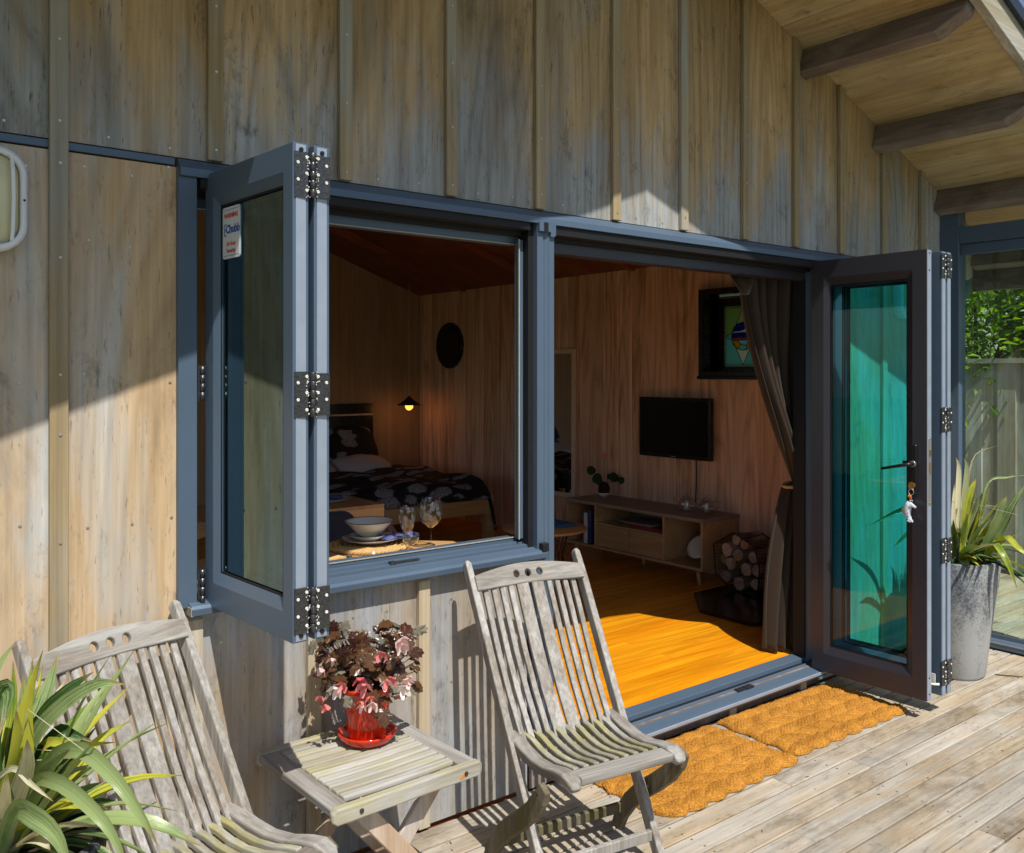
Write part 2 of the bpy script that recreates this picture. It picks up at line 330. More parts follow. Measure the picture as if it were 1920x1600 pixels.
porc = simple('cream_porcelain', (.74,.71,.62), .12, 0, .55, .03, 10)
rim = simple('blue_rim', (.03,.05,.16), .15)
napkin = simple('navy_white_napkin', (.10,.11,.26), .9, 0, .2, .8, 45, .3)
rope = simple('seagrass_rope', (.52,.34,.14), .85, 0, .2, .4, 110, .8)
navyc = simple('navy_upholstery', (.022,.030,.055), .8, 0, .2, .2, 200, .3, sheen=.3)
linen = simple('grey_linen', (.19,.16,.15), .9, 0, .2, .2, 120, .3)
curt = simple('brown_grey_curtain', (.028,.017,.009), .6, 0, .25, .25, 60, .25, sheen=.2)
whitec = simple('white_cotton', (.60,.58,.66), .85, 0, .2, .05, 30)
def speckled(name, dark_, light, z0, z1, fine=90):
    m, nt, n, l, b = nmat(name); tc = n.new('ShaderNodeTexCoord')
    def nz(sc, d, r=.65, st=(1,1,1)):
        mp = n.new('ShaderNodeMapping'); mp.inputs['Scale'].default_value = st; l.new(tc.outputs['Object'], mp.inputs[0])
        q = n.new('ShaderNodeTexNoise'); q.inputs['Scale'].default_value = sc; q.inputs['Detail'].default_value = d; q.inputs['Roughness'].default_value = r; l.new(mp.outputs[0], q.inputs['Vector']); return q
    a, c = nz(fine, 6, .75), nz(7, 6, .7, (1,1,.45)); sx = n.new('ShaderNodeSeparateXYZ'); l.new(tc.outputs['Object'], sx.inputs[0])
    mr = n.new('ShaderNodeMapRange'); mr.inputs[1].default_value = z0; mr.inputs[2].default_value = z1; mr.inputs[3].default_value = .16; mr.inputs[4].default_value = -.14; l.new(sx.outputs[2], mr.inputs[0])
    s1_ = n.new('ShaderNodeMath'); s1_.operation = 'MULTIPLY_ADD'; s1_.inputs[1].default_value = .8; l.new(a.outputs[0], s1_.inputs[0]); l.new(c.outputs[0], s1_.inputs[2])
    s2_ = n.new('ShaderNodeMath'); s2_.operation = 'ADD'; l.new(s1_.outputs[0], s2_.inputs[0]); l.new(mr.outputs[0], s2_.inputs[1])
    rp = n.new('ShaderNodeValToRGB'); rp.color_ramp.elements[0].position = .72; rp.color_ramp.elements[1].position = 1.0; rp.color_ramp.elements[0].color = (*dark_, 1); rp.color_ramp.elements[1].color = (*light, 1)
    l.new(s2_.outputs[0], rp.inputs[0]); l.new(rp.outputs[0], b.inputs['Base Color']); b.inputs['Roughness'].default_value = .75
    bp = n.new('ShaderNodeBump'); bp.inputs['Strength'].default_value = .5; bp.inputs['Distance'].default_value = .002; l.new(a.outputs[0], bp.inputs['Height']); l.new(bp.outputs[0], b.inputs['Normal']); return m
concr = speckled('mottled_concrete', (.050,.065,.09), (.34,.345,.34), .15, .68)
concr_d = speckled('dark_mottled_concrete', (.012,.014,.018), (.16,.165,.17), -.2, .3, 120)
hearth_m = simple('dark_tile_hearth', (.018,.012,.011), .18, 0, .5, .3, 12)
screen_m = simple('dark_tv_screen', (.004,.004,.005), .12, 0, .5)
mirror_m = simple('mirror_silver', (.80,.80,.80), .02, 1.0)
dmirror = simple('dark_convex_mirror', (.006,.006,.007), .1, 0, .5)
palewood = simple('pale_mirror_frame', (.72,.56,.44), .5, 0, .4, .12, 20)
roofm = simple('dark_roof_steel', (.03,.04,.055), .4, .3, .5, .1, 10)
lampsh = simple('brown_lamp_shade', (.06,.04,.03), .5, .3)
bulb_m = simple('warm_bulb', (1,.6,.2), .4, emit=(1.0,.36,.05), estr=2.2)
greenp = simple('teal_painted_pipe', (.05,.16,.16), .5, 0, .4, .1, 12)
grassm = simple('lawn', (.06,.10,.03), .9, 0, .2, .5, 3)
bluep = simple('blue_cover', (.01,.16,.35), .4); whitep = simple('white_paper', (.62,.62,.66), .6); redp = simple('red_cover', (.30,.02,.03), .4)
leaf_g = leafmat('strap_leaf', (.04,.105,.02), (.32,.40,.16), .32, .26, True)
leaf_y = leafmat('yellow_strap_leaf', (.16,.27,.03), (.56,.55,.08), .42, .30, True)
leaf_d = leafmat('dry_strap_leaf', (.36,.38,.20), (.66,.62,.44), .3, .6, True)
leaf_b = leafmat('burgundy_leaf', (.040,.010,.010), (.095,.045,.018), .12, .3)
leaf_s = leafmat('silver_begonia_leaf', (.10,.10,.08), (.22,.20,.15), .2, .3)
leaf_bush = leafmat('bush_leaf', (.06,.14,.02), (.24,.36,.06), .4, .28)
leaf_bush2 = leafmat('bush_leaf_light', (.10,.22,.02), (.30,.42,.04), .4, .35)
leaf_a = leafmat('anthurium_leaf', (.02,.05,.015), (.03,.07,.02), .2, .25)
pink = leafmat('pink_petal', (.72,.26,.28), (.85,.62,.60), .35, .5)
whitepet = leafmat('white_petal', (.82,.62,.58), (.88,.82,.76), .35, .5)
coral = leafmat('coral_petal', (.60,.10,.14), (.78,.26,.24), .35, .5)
bark = simple('bark', (.10,.08,.06), .9, 0, .2, .3, 30, .8)

# coir: fibrous
def coir():
    m, nt, n, l, b = nmat('coir_fibre')
    tc = n.new('ShaderNodeTexCoord'); nz = n.new('ShaderNodeTexNoise'); nz.inputs['Scale'].default_value = 160; nz.inputs['Detail'].default_value = 6
    nb = n.new('ShaderNodeTexNoise'); nb.inputs['Scale'].default_value = 9; nb.inputs['Detail'].default_value = 3
    l.new(tc.outputs['Object'], nz.inputs['Vector']); l.new(tc.outputs['Object'], nb.inputs['Vector'])
    ad = n.new('ShaderNodeMath'); ad.operation = 'MULTIPLY_ADD'; ad.inputs[1].default_value = .5; l.new(nb.outputs[0], ad.inputs[0]); l.new(nz.outputs[0], ad.inputs[2])
    rp = n.new('ShaderNodeValToRGB'); rp.color_ramp.elements[0].position = .45; rp.color_ramp.elements[1].position = .95
    rp.color_ramp.elements[0].color = (.17,.066,.009,1); rp.color_ramp.elements[1].color = (.56,.255,.040,1)
    l.new(ad.outputs[0], rp.inputs[0]); l.new(rp.outputs[0], b.inputs['Base Color']); b.inputs['Roughness'].default_value = .9; b.inputs['Specular IOR Level'].default_value = .15
    bp = n.new('ShaderNodeBump'); bp.inputs['Strength'].default_value = .9; bp.inputs['Distance'].default_value = .004; l.new(nz.outputs[0], bp.inputs['Height']); l.new(bp.outputs[0], b.inputs['Normal'])
    return m
coirm = coir()
# duvet: near-black with grey fish-like shapes
def duvet():
    m, nt, n, l, b = nmat('black_duvet_print')
    tc = n.new('ShaderNodeTexCoord'); mp = n.new('ShaderNodeMapping'); mp.inputs['Scale'].default_value = (4.2, 7.5, 7.5); mp.inputs['Rotation'].default_value = (0,0,.25)
    l.new(tc.outputs['Object'], mp.inputs[0])
    nz = n.new('ShaderNodeTexNoise'); nz.inputs['Scale'].default_value = 1.3; nz.inputs['Detail'].default_value = 3
    l.new(mp.outputs[0], nz.inputs['Vector'])
    mxv = n.new('ShaderNodeMix'); mxv.data_type = 'RGBA'; mxv.blend_type = 'LINEAR_LIGHT'; mxv.inputs[0].default_value = .35; l.new(mp.outputs[0], mxv.inputs[6]); l.new(nz.outputs[1], mxv.inputs[7])
    vo = n.new('ShaderNodeTexVoronoi'); vo.inputs['Scale'].default_value = 1.0; l.new(mxv.outputs[2], vo.inputs['Vector'])
    rp = n.new('ShaderNodeValToRGB'); rp.color_ramp.interpolation = 'LINEAR'; rp.color_ramp.elements[0].position = .38; rp.color_ramp.elements[1].position = .43
    rp.color_ramp.elements[0].color = (1,1,1,1); rp.color_ramp.elements[1].color = (0,0,0,1); l.new(vo.outputs['Distance'], rp.inputs[0])
    fn = n.new('ShaderNodeTexNoise'); fn.inputs['Scale'].default_value = 14; fn.inputs['Detail'].default_value = 4; l.new(mp.outputs[0], fn.inputs['Vector'])
    gr = n.new('ShaderNodeValToRGB'); gr.color_ramp.elements[0].position = .35; gr.color_ramp.elements[1].position = .65
    gr.color_ramp.elements[0].color = (.10,.10,.13,1); gr.color_ramp.elements[1].color = (.36,.36,.42,1); l.new(fn.outputs[0], gr.inputs[0])
    mx = n.new('ShaderNodeMix'); mx.data_type = 'RGBA'; l.new(rp.outputs[0], mx.inputs[0]); mx.inputs[6].default_value = (.008,.008,.010,1); l.new(gr.outputs[0], mx.inputs[7])
    l.new(mx.outputs[2], b.inputs['Base Color']); b.inputs['Roughness'].default_value = .8
    return m
duvm = duvet()

# ================================================================== SETTING: ground and deck
g = M(); g.box(-60, 60, -60, 60, -.45, -.40); struct('ground', g, grassm)
deck = root_struct('deck')
joist = M()
for x in [i*.45 - 3 for i in range(26)]: joist.box(x, x+.045, -5.2, 3.4, -.17, -.0275)
struct('deck_joists', joist, beamm)
rnd = random.Random(3)
gap_ys = [0.0] + [-.115 - .1*k for k in range(52)]
def deck_board(x0, x1, y0, y1):
    m = M(); m.box(x0, x1, y0, y1, -.026 + 0, rnd.uniform(-.0012, .0008))
    c = Vector(((x0+x1)/2, (y0+y1)/2, 0)); m.v = [(p[0]-c.x, p[1]-c.y, p[2]) for p in m.v]
    o = obj('board', m, deckm, deck, local=True, bevel=.003); o.location = c; return o
for i in range(len(gap_ys)-1):
    y1, y0 = gap_ys[i], gap_ys[i+1]
    y1 -= .0038 if i else .004; y0 += .0038
    xs = [-2.6]; 
    off = rnd.uniform(.4, 2.6)
    x = -2.6 + off
    fixed = {7: [2.30], 5: [3.05], 6:[3.45], 8: [2.75]}
    if i in fixed: cuts = [-.4] + fixed[i] + [5.6]
    else:
        cuts = []
        while x < 7.4: cuts.append(x); x += rnd.choice((2.7, 3.6, 4.2, 4.8))
    for c_ in cuts:
        if c_ - xs[-1] > .3: xs.append(c_)
    if 7.62 - xs[-1] < .3: xs.pop()
    xs.append(7.62)
    for a, b_ in zip(xs, xs[1:]): deck_board(a + .001, b_ - .001, y0, y1)
for i in range(31):   # the deck past the end of the house, behind the glass screen
    y0 = .004 + i*.1; a = 5.62; 
    deck_board(a, 7.62, y0, y0 + .095)
# nail heads of the deck
nl = M()
for i in range(1, 30):
    y1, y0 = gap_ys[i], gap_ys[i+1]
    for x in [k*.9 - .3 + .022 for k in range(9)]:
        for yy in (y0+.022, y1-.022): nl.lathe([(.0045, -.002), (.0045, .0016), (.0001, .0016)], (x+rnd.uniform(-.004,.004), yy, 0), 6, False)
obj('deck_screws', nl, screwm, deck, kind='stuff')
# little twigs and dry leaves on the deck
deb = M()
for i in range(70):
    x, y = rnd.uniform(1.5, 6.2), rnd.uniform(-2.3, -.1); a = rnd.uniform(0, 3.14); L = rnd.uniform(.004, .02)
    deb.tube([(x, y, .003), (x+L*math.cos(a), y+L*math.sin(a), .004)], .0012, 4)
deb.tube([(5.02,-.52,.004),(5.07,-.60,.006),(5.10,-.63,.004)], .003, 5); deb.tube([(5.15,-.86,.004),(5.22,-.98,.008),(5.23,-1.02,.004)], .0035, 5)
obj('leaf_litter', deb, bark, None, kind='stuff')

# ================================================================== HOUSE: front wall
RX, RS, RB = 2.69, .392, 3.816      # ridge x, slope, soffit height at ridge
def soff(x): return RB - RS*abs(x-RX)
HT = 2.255                          # top of head flashing
wall = thing('plywood_wall', 'weathered grey-brown plywood front wall with vertical battens, around the open window and doors', 'wall', (2.69, 0, 0))
core = M()
def corebox(x0, x1, z0, z1, z0b=None, z1b=None):
    z0b = z0 if z0b is None else z0b; z1b = z1 if z1b is None else z1b
    core.hexa([(x0,.014,z0),(x1,.014,z0b),(x1,.118,z0b),(x0,.118,z0),(x0,.014,z1),(x1,.014,z1b),(x1,.118,z1b),(x0,.118,z1)])
corebox(-.09, .91, -.02, HT-.02); corebox(.91, 2.18, -.02, .92); corebox(4.17, 5.47, -.02, HT-.02)
corebox(-.09, RX, HT-.02, soff(-.09)-.01, HT-.02, soff(RX)-.01); corebox(RX, 5.47, HT-.02, soff(RX)-.01, HT-.02, soff(5.47)-.01)
obj('wall_core', core, ceilm, wall)
BX = [.524 + .4262*i for i in range(12)]         # battens, left edges
BX = [.524,.955,1.392,1.817,2.237,2.655,3.081,3.523,3.937,4.352,4.782,5.212]
edges = [-.09, .097] + BX + [5.47]
edges = [-.09, .097] + [b for b in BX] + [5.47]
for a, b_ in zip(edges, edges[1:]):
    a2 = a + (.022 if a > -.09 else 0); b2 = b_ + (.022 if b_ < 5.47 else 0)
    if b_ == 5.47: a2 = a + .022; b2 = 5.47
    def up(xa, xb):
        m = M(); m.hexa([(xa+.0015,0,HT+.004),(xb-.0015,0,HT+.004),(xb-.0015,.013,HT+.004),(xa+.0015,.013,HT+.004),
                         (xa+.0015,0,soff(xa)-.003),(xb-.0015,0,soff(xb)-.003),(xb-.0015,.013,soff(xb)-.003),(xa+.0015,.013,soff(xa)-.003)])
        obj('panel', m, ply, wall)
    if a2 < RX < b2: up(a2, RX); up(RX, b2)
    else: up(a2, b2)
# battens of the upper wall
for b_ in [.097] + BX:
    for w in (.047,):
        m = M(); m.hexa([(b_,-.020,HT+.006),(b_+w,-.020,HT+.006),(b_+w,-.0008,HT+.006),(b_,-.0008,HT+.006),
                         (b_,-.020,soff(b_)-.004),(b_+w,-.020,soff(b_+w)-.004),(b_+w,-.0008,soff(b_+w)-.004),(b_,-.0008,soff(b_)-.004)])
        if b_ < .6:  # these run on down past the flashing
            m.v = [(p[0], p[1], .012 if p[2] < HT+.1 else p[2]) for p in m.v]
        obj('batten', m, batm, wall, bevel=.0015)
# lower left panels
for a, b_ in ((-.09, .117), (.119, .546), (.548, .866)):
    m = M(); m.box(a, b_, 0, .013, .012, HT-.026); obj('panel', m, ply_low, wall)
# under the window
for a, b_ in ((.868, 1.30), (1.302, 1.722), (1.724, 2.205)):
    m = M(); m.box(a, b_, 0, .013, .012, .93); obj('panel', m, ply_mid, wall)
for b_ in (.893, 1.279, 1.700):
    m = M(); m.hexa([(b_,-.020,.012),(b_+.047,-.020,.012),(b_+.047,-.0008,.012),(b_,-.0008,.012),(b_,-.020,.885),(b_+.047,-.020,.885),(b_+.047,-.0008,.902),(b_,-.0008,.902)])
    obj('batten', m, bat_low, wall, bevel=.0015)
# right of the doors
for a, b_ in ((4.172, 4.374), (4.376, 4.80), (4.802, 5.234), (5.236, 5.47)):
    m = M(); m.box(a, b_, 0, .013, .012, HT-.026); obj('panel', m, ply_low, wall)
for b_ in (4.352, 4.782, 5.212):
    m = M(); m.box(b_, b_+.047, -.020, -.0008, .012, HT-.03); obj('batten', m, bat_low, wall, bevel=.0015)
# nails
nm = M()
def nail(x, z, y=0.0, r=.0045): 
    m2 = M(); m2.lathe([(r, 0), (r*.9, .0018), (.0001, .0022)], (0,0,0), 7)
    nm.add([(x+p[0], y-p[2]-.0004, z+p[1]) for p in m2.v], m2.f, False)
for i, b_ in enumerate([.097]+BX):
    for z in (2.30, 2.52, 2.74, 2.96, 3.18, 3.4, 3.6):
        if z < soff(b_)-.06: nail(b_+.024, z+rnd.uniform(-.02,.02), -.020)
    if b_ < .6:
        for z in (.25, .55, .85, 1.15, 1.45, 1.62, 1.95, 2.19): nail(b_+.026, z+rnd.uniform(-.02,.02), -.020)
for e0, e1 in zip(edges, edges[1:]):
    for t in (.28, .72):
        nail(e0+.047+(e1-e0-.047)*t, HT+.03+rnd.uniform(-.004,.01))
for x in (.33, .46, .62, .74, .852):
    for z in (.3, .75, 1.2, 1.62, 2.0, 2.2): nail(x+rnd.uniform(-.01,.01), z+rnd.uniform(-.03,.03))
for z in (.2,.5,.8):
    for x in (1.0,1.15,1.45,1.58,1.85,2.05): nail(x, z)
for z in (.25,.6,.95,1.3,1.65,2.0):
    for b_ in (4.352,4.782,5.212): nail(b_+.024, z, -.020)
obj('nail_heads', nm, screwm, wall, kind='stuff')
# timber packer under door sill
m = M(); 
for x in (2.86, 3.43, 4.0): m.box(x, x+.05, -.012, .02, .0, .062)
obj('sill_packer', m, bat_low, wall)
m = M(); m.box(2.22, 4.17, .004, .018, 0, .10); obj('sill_riser', m, beamm, wall)
# head flashing
fl = M(); fl.prism([(0.0,HT),(-.006,HT-.001),(-.007,HT-.021),(0,HT-.022)], 'x', -.09, .86)
obj('flashing_strip', fl, alum, wall)
fl = M(); fl.prism([(.012,HT+.003),(-.006,HT-.001),(-.007,HT-.024),(.012,HT-.027)], 'x', 4.362, 5.468)
obj('flashing_strip', fl, alum, wall)
fl = M(); fl.prism([(0.0135,HT),(-.008,HT-.001),(-.034,HT-.030),(-.036,HT-.054),(-.030,HT-.055),(-.028,HT-.034),(.0135,HT-.024)], 'x', .868, 4.36)
obj('head_flashing', fl, alum, wall, bevel=.001)

# ------------------------------------------------------------------ roof
roof = thing('gable_roof', 'overhanging gable roof with plywood soffit, dark purlin ends and a bleached barge board', 'roof', (2.69, 0, 3.8))
YB, YE = -.835, 6.1
def slab(xa, xb, ya, yb, dz0, dz1, name, mat, bev=0):
    m = M(); m.hexa([(xa,ya,soff(xa)+dz0),(xb,ya,soff(xb)+dz0),(xb,yb,soff(xb)+dz0),(xa,yb,soff(xa)+dz0),
                     (xa,ya,soff(xa)+dz1),(xb,ya,soff(xb)+dz1),(xb,yb,soff(xb)+dz1),(xa,yb,soff(xa)+dz1)])
    return obj(name, m, mat, roof, bevel=bev)
for a, b_ in ((-1.07,.33),(.331,1.53),(1.531,2.689),(2.691,3.853),(3.856,5.05),(5.053,6.22),(6.223,6.45)):
    slab(a, b_, YB, 0.012, 0, .012, 'soffit_panel', soffm)
slab(5.60, 6.45, .02, YE, 0, .012, 'soffit_panel', soffm); slab(-1.07, -.12, .02, YE, 0, .012, 'soffit_panel', soffm)
slab(-1.09, RX, YB-.001, YE, .10, .13, 'roof_sheet', roofm); slab(RX, 6.47, YB-.001, YE, .10, .13, 'roof_sheet', roofm)
def purlin(x, y0, y1, name='purlin'):
    s = -RS if x > RX else RS
    L = math.hypot(1, s); tx, tz = 1/L, s/L; nx, nz = tz, -tx     # along slope, and down-normal
    if nz > 0: nx, nz = -nx, -nz
    z = soff(x); 
    m = M(); p = []
    ys = (y0, y0+.13, y1); dps = (.060, .14, .14)
    for y, dp_ in zip(ys, dps):
        a = (x, y, z-.001); b = (x+tx*.075, y, z+tz*.075-.001)
        c = (b[0]+nx*dp_, y, b[2]+nz*dp_); d = (a[0]+nx*dp_, y, a[2]+nz*dp_)
        p.append([a, b, c, d])
    m.add(p[0]+p[1]+p[2], [(0,1,2,3),(11,10,9,8)]+[(k*4+j,k*4+4+j,k*4+4+(j+1)%4,k*4+(j+1)%4) for k in (0,1) for j in range(4)])
    return fixn(obj(name, m, beamm, roof, bevel=.004))
for x in (1.93, 2.62, 3.34, 4.04, 4.74, 5.44): purlin(x, YB+.002, -.001)
purlin(6.14, YB+.002, .10)
purlin(1.24, YB+.002, -.001); purlin(.54, YB+.002, -.001); purlin(-.16, YB+.002, -.001)
# barge boards
for xa, xb in ((-1.07, RX-.001), (RX+.001, 6.45)):
    m = M(); m.hexa([(xa,YB-.045,soff(xa)-.025),(xb,YB-.045,soff(xb)-.025),(xb,YB-.002,soff(xb)-.025),(xa,YB-.002,soff(xa)-.025),
                     (xa,YB-.045,soff(xa)+.125),(xb,YB-.045,soff(xb)+.125),(xb,YB-.002,soff(xb)+.099),(xa,YB-.002,soff(xa)+.099)])
    obj('barge_board', m, bargem, roof, bevel=.003)
    m = M(); m.hexa([(xa,YB-.070,soff(xa)+.115),(xb,YB-.070,soff(xb)+.115),(xb,YB-.047,soff(xb)+.115),(xa,YB-.047,soff(xa)+.115),
                     (xa,YB-.070,soff(xa)+.175),(xb,YB-.070,soff(xb)+.175),(xb,YB-.047,soff(xb)+.175),(xa,YB-.047,soff(xa)+.175)])
    obj('barge_flashing', m, roofm, roof)
m = M(); m.box(6.38, 6.45, YB, YE, 2.19, 2.335); obj('eave_fascia', m, beamm, roof)
m = M(); m.box(6.455, 6.56, YB-.05, YE, 2.24, 2.34); obj('gutter', m, greenp, roof)
# brace block under the far eave, seen through the glass screen
m = M(); m.prism([(5.93,2.42),(6.12,2.42),(6.12,2.26),(6.05,2.235),(5.93,2.30)], 'y', .10, .20); obj('brace_block', m, fencem, roof)
dp = M(); dp.tube([(6.13,.16,2.30),(6.13,.16,2.16),(6.10,.19,2.12),(5.95,.55,2.02),(5.90,.65,1.98)], .048, 12)
obj('downpipe', dp, greenp, roof)

# ------------------------------------------------------------------ interior shell
FZ = .12
fl_root = root_struct('interior_floor')
m = M(); m.box(-.02, 5.45, .124, 5.86, -.02, FZ-.016); struct('floor_slab', m, beamm)
y = .125; k = 0
while y < 5.74:
    xs = [.0, rnd.uniform(1.0, 3.6), 5.36]
    for a, b_ in zip(xs, xs[1:]):
        c = Vector(((a+b_)/2, y+.045, FZ)); m = M(); m.box(a+.0006-c.x, b_-.0006-c.x, -.0447, .0447, -.014, 0)
        o = obj('floorboard', m, floorm, fl_root, local=True); o.location = c
    y += .09; k += 1
inw = root_struct('interior_wall')
def ceil(x): return 2.475 + .36*(5.35-x) if x >= 2.69 else 2.475 + .36*(5.35-2.69) - .36*(2.69-x)
# lining boards on the television wall (x = 5.35)
SW = (1.235, 1.69, 1.63, 2.205)      # stained window hole y0,y1,z0,z1
y = .125; W = .158
while y < 5.74:
    y1 = min(y+W, 5.74)
    segs = [(FZ, ceil(5.35)+.004)]
    if y1 > SW[0]+.002 and y < SW[1]-.002: segs = [(FZ, SW[2]), (SW[3], ceil(5.35)+.004)]
    for z0, z1 in segs:
        m = M(); e = .0085
        m.prism([(5.350, y+.0004+e), (5.350, y1-.0004-e), (5.357, y1-.0004), (5.366, y1-.0004), (5.366, y+.0004), (5.357, y+.0004)], 'z', z0, z1)
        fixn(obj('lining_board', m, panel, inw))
    y = y1
# back wall sheets (y = 5.74)
x = .05
while x < 5.34:
    x1 = min(x+.30, 5.35)
    m = M(); z0 = FZ
    m.hexa([(x+.001,5.74,z0),(x1-.001,5.74,z0),(x1-.001,5.755,z0),(x+.001,5.755,z0),(x+.001,5.74,ceil(x)),(x1-.001,5.74,ceil(x1)),(x1-.001,5.755,ceil(x1)),(x+.001,5.755,ceil(x))])
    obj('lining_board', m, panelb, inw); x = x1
# left wall and front wall lining
LW = (.5, 5.1, .6, 2.35)  # unseen opening added in the left wall to let more daylight into the room
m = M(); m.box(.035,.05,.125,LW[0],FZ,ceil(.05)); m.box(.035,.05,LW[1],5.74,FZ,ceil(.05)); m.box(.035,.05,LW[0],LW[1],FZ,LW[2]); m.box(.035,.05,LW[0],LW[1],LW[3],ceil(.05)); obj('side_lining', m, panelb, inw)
m = M()
m.box(.05, .90, .119, .124, FZ, ceil(.05)); m.box(.90, 2.2, .1195, .124, FZ, .93); m.box(4.17, 5.35, .119, .124, FZ, ceil(5.35))
def fr(xa, xb): m.hexa([(xa,.119,2.17),(xb,.119,2.17),(xb,.124,2.17),(xa,.124,2.17),(xa,.119,ceil(xa)),(xb,.119,ceil(xb)),(xb,.124,ceil(xb)),(xa,.124,ceil(xa))])
fr(.9, 2.69); fr(2.69, 4.17)
obj('front_lining', m, panel, inw)
# solid shell behind the linings
ms = M(); XO = 5.47
ms.box(5.366, XO, .119, 1.235, -.02, 2.78); ms.box(5.366, XO, 1.69, 5.86, -.02, 2.78); ms.box(5.366, XO, 1.235, 1.69, -.02, 1.63); ms.box(5.366, XO, 1.235, 1.69, 2.205, 2.78)
ms.box(-.09,.034,.119,LW[0],-.02,2.75); ms.box(-.09,.034,LW[1],5.86,-.02,2.75); ms.box(-.09,.034,LW[0],LW[1],-.02,LW[2]); ms.box(-.09,.034,LW[0],LW[1],LW[3],2.75)
def bk(xa, xb): ms.hexa([(xa,5.756,-.02),(xb,5.756,-.02),(xb,5.86,-.02),(xa,5.86,-.02),(xa,5.756,soff(xa)-.01),(xb,5.756,soff(xb)-.01),(xb,5.86,soff(xb)-.01),(xa,5.86,soff(xa)-.01)])
bk(.035, 2.69); bk(2.69, 5.366)
sh = obj('house_shell', ms, ply, None); tag(sh, 'plain plywood side and back walls of the house, seen only behind the lining', 'house wall')
ce = root_struct('interior_ceiling')
def cs(xa, xb):
    m = M(); m.hexa([(xa,.02,ceil(xa)),(xb,.02,ceil(xb)),(xb,5.8,ceil(xb)),(xa,5.8,ceil(xa)),(xa,.02,ceil(xa)+.03),(xb,.02,ceil(xb)+.03),(xb,5.8,ceil(xb)+.03),(xa,5.8,ceil(xa)+.03)])
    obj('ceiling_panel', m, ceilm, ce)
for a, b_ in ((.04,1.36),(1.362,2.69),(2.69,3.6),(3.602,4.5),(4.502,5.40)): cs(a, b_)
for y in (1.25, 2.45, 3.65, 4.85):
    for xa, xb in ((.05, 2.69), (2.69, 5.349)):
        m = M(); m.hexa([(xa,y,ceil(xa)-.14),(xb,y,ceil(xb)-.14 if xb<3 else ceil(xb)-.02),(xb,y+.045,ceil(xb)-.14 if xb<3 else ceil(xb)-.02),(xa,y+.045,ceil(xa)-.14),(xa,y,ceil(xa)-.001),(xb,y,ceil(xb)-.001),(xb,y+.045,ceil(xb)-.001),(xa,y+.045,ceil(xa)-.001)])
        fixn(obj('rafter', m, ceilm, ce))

# ================================================================== joinery helper: mitred frame in a local (u, z) plane
def mitre(m, w, z0, z1, prof, ins, T=None):
    """prof: closed list (t, d): t 0..1 across the member, d depth. ins=(left,right,top,bottom) member widths. T maps (u,d,z)->xyz"""
    n = len(prof); rings = []
    for (su, sz) in ((0,0),(1,0),(1,1),(0,1)):
        for t, d in prof:
            u = (ins[0]*t) if su == 0 else (w - ins[1]*t)
            z = (z0 + ins[3]*t) if sz == 0 else (z1 - ins[2]*t)
            rings.append(T(u, d, z))
    fs = []
    for c in range(4):
        for j in range(n): fs.append((c*n+j, c*n+(j+1) % n, ((c+1) % 4)*n+(j+1) % n, ((c+1) % 4)*n+j))
    m.add(rings, fs); return m
SASH = [(0,0),(.70,0),(1,.012),(1,.033),(.70,.045),(0,.045)]

def hinge_set(parent, cx, y, zc, along='x', h=.118):
    """butterfly hinge on two end faces that face -Y; cx = middle"""
    hm = M(); 
    hm.box(cx-.050, cx-.011, y-.003, y-.0004, zc-h/2, zc+h/2); hm.box(cx+.011, cx+.050, y-.003, y-.0004, zc-h/2+.004, zc+h/2-.004)
    for i in range(5):
        a = zc-h/2+i*h/5; hm.tube([(cx, y-.006, a+.001), (cx, y-.006, a+h/5-.001)], .0078, 10)
    hg = obj('hinge', hm, hinge_m, parent, bevel=.0008)
    sm = M()
    for sx in (-1, 1):
        for (dx, dz) in ((.016,.046),(.040,.030),(.016,.004),(.040,-.014),(.016,-.040)):
            m2 = M(); m2.lathe([(.0046, 0),(.004,.0016),(.0022,.002),(.0018,.001),(.0001,.001)], (0,0,0), 8)
            sm.add([(cx+sx*dx+p[0], y-.0032-p[2], zc+dz*h/.118+p[1]) for p in m2.v], m2.f)
    r2 = random.Random(int(zc*1000))
    for i in range(46):
        a = r2.choice((-1,1))*r2.gauss(.0125,.003); zz = zc + r2.uniform(-h/2, h/2); s_ = r2.uniform(.0008, .0022)
        sm.ball((cx+a, y-.0036, zz), s_, 5, 3)
    obj('hinge_screws', sm, salt, hg)
    return hg

# ------------------------------------------------------------------ WINDOW
win = thing('bifold_window', 'slate blue aluminium bifold window folded open with two glazed sashes sticking out of the wall', 'window', (1.5, 0, .9))
# outer frame
m = M(); m.box(.866, .921, -.022, .119, .925, HT-.026); obj('jamb', m, alum, win, bevel=.0015)
m = M(); m.box(.921, .930, .020, .119, .95, HT-.06); obj('jamb_liner', m, seal, win)
m = M(); m.box(2.208, 2.232, -.004, .054, .93, HT-.056); obj('jamb_channel', m, seal, win)
m = M(); m.box(2.184, 2.206, .024, .052, .975, 2.14); obj('jamb', m, alum, win, bevel=.002)
m = M(); m.box(2.1795, 2.184, .018, .024, .975, 2.14); obj('jamb_gasket', m, gasket, win)
m = M(); m.box(2.206, 2.214, .036, .054, .95, 2.2); obj('jamb_channel', m, seal, win)
# head
m = M(); m.box(.93, 2.2, -.026, .03, 2.172, 2.199); obj('head_track', m, seal, win)
m = M(); m.box(.93, 2.2, .031, .060, 2.155, 2.18); obj('head_track', m, seal, win)
m = M(); m.box(.93, 2.206, .062, .119, 2.125, 2.19); obj('head_rail', m, alum, win, bevel=.002)
m = M(); m.box(.93, 2.20, .058, .063, 2.1225, 2.1265); obj('head_gasket', m, gasket, win)
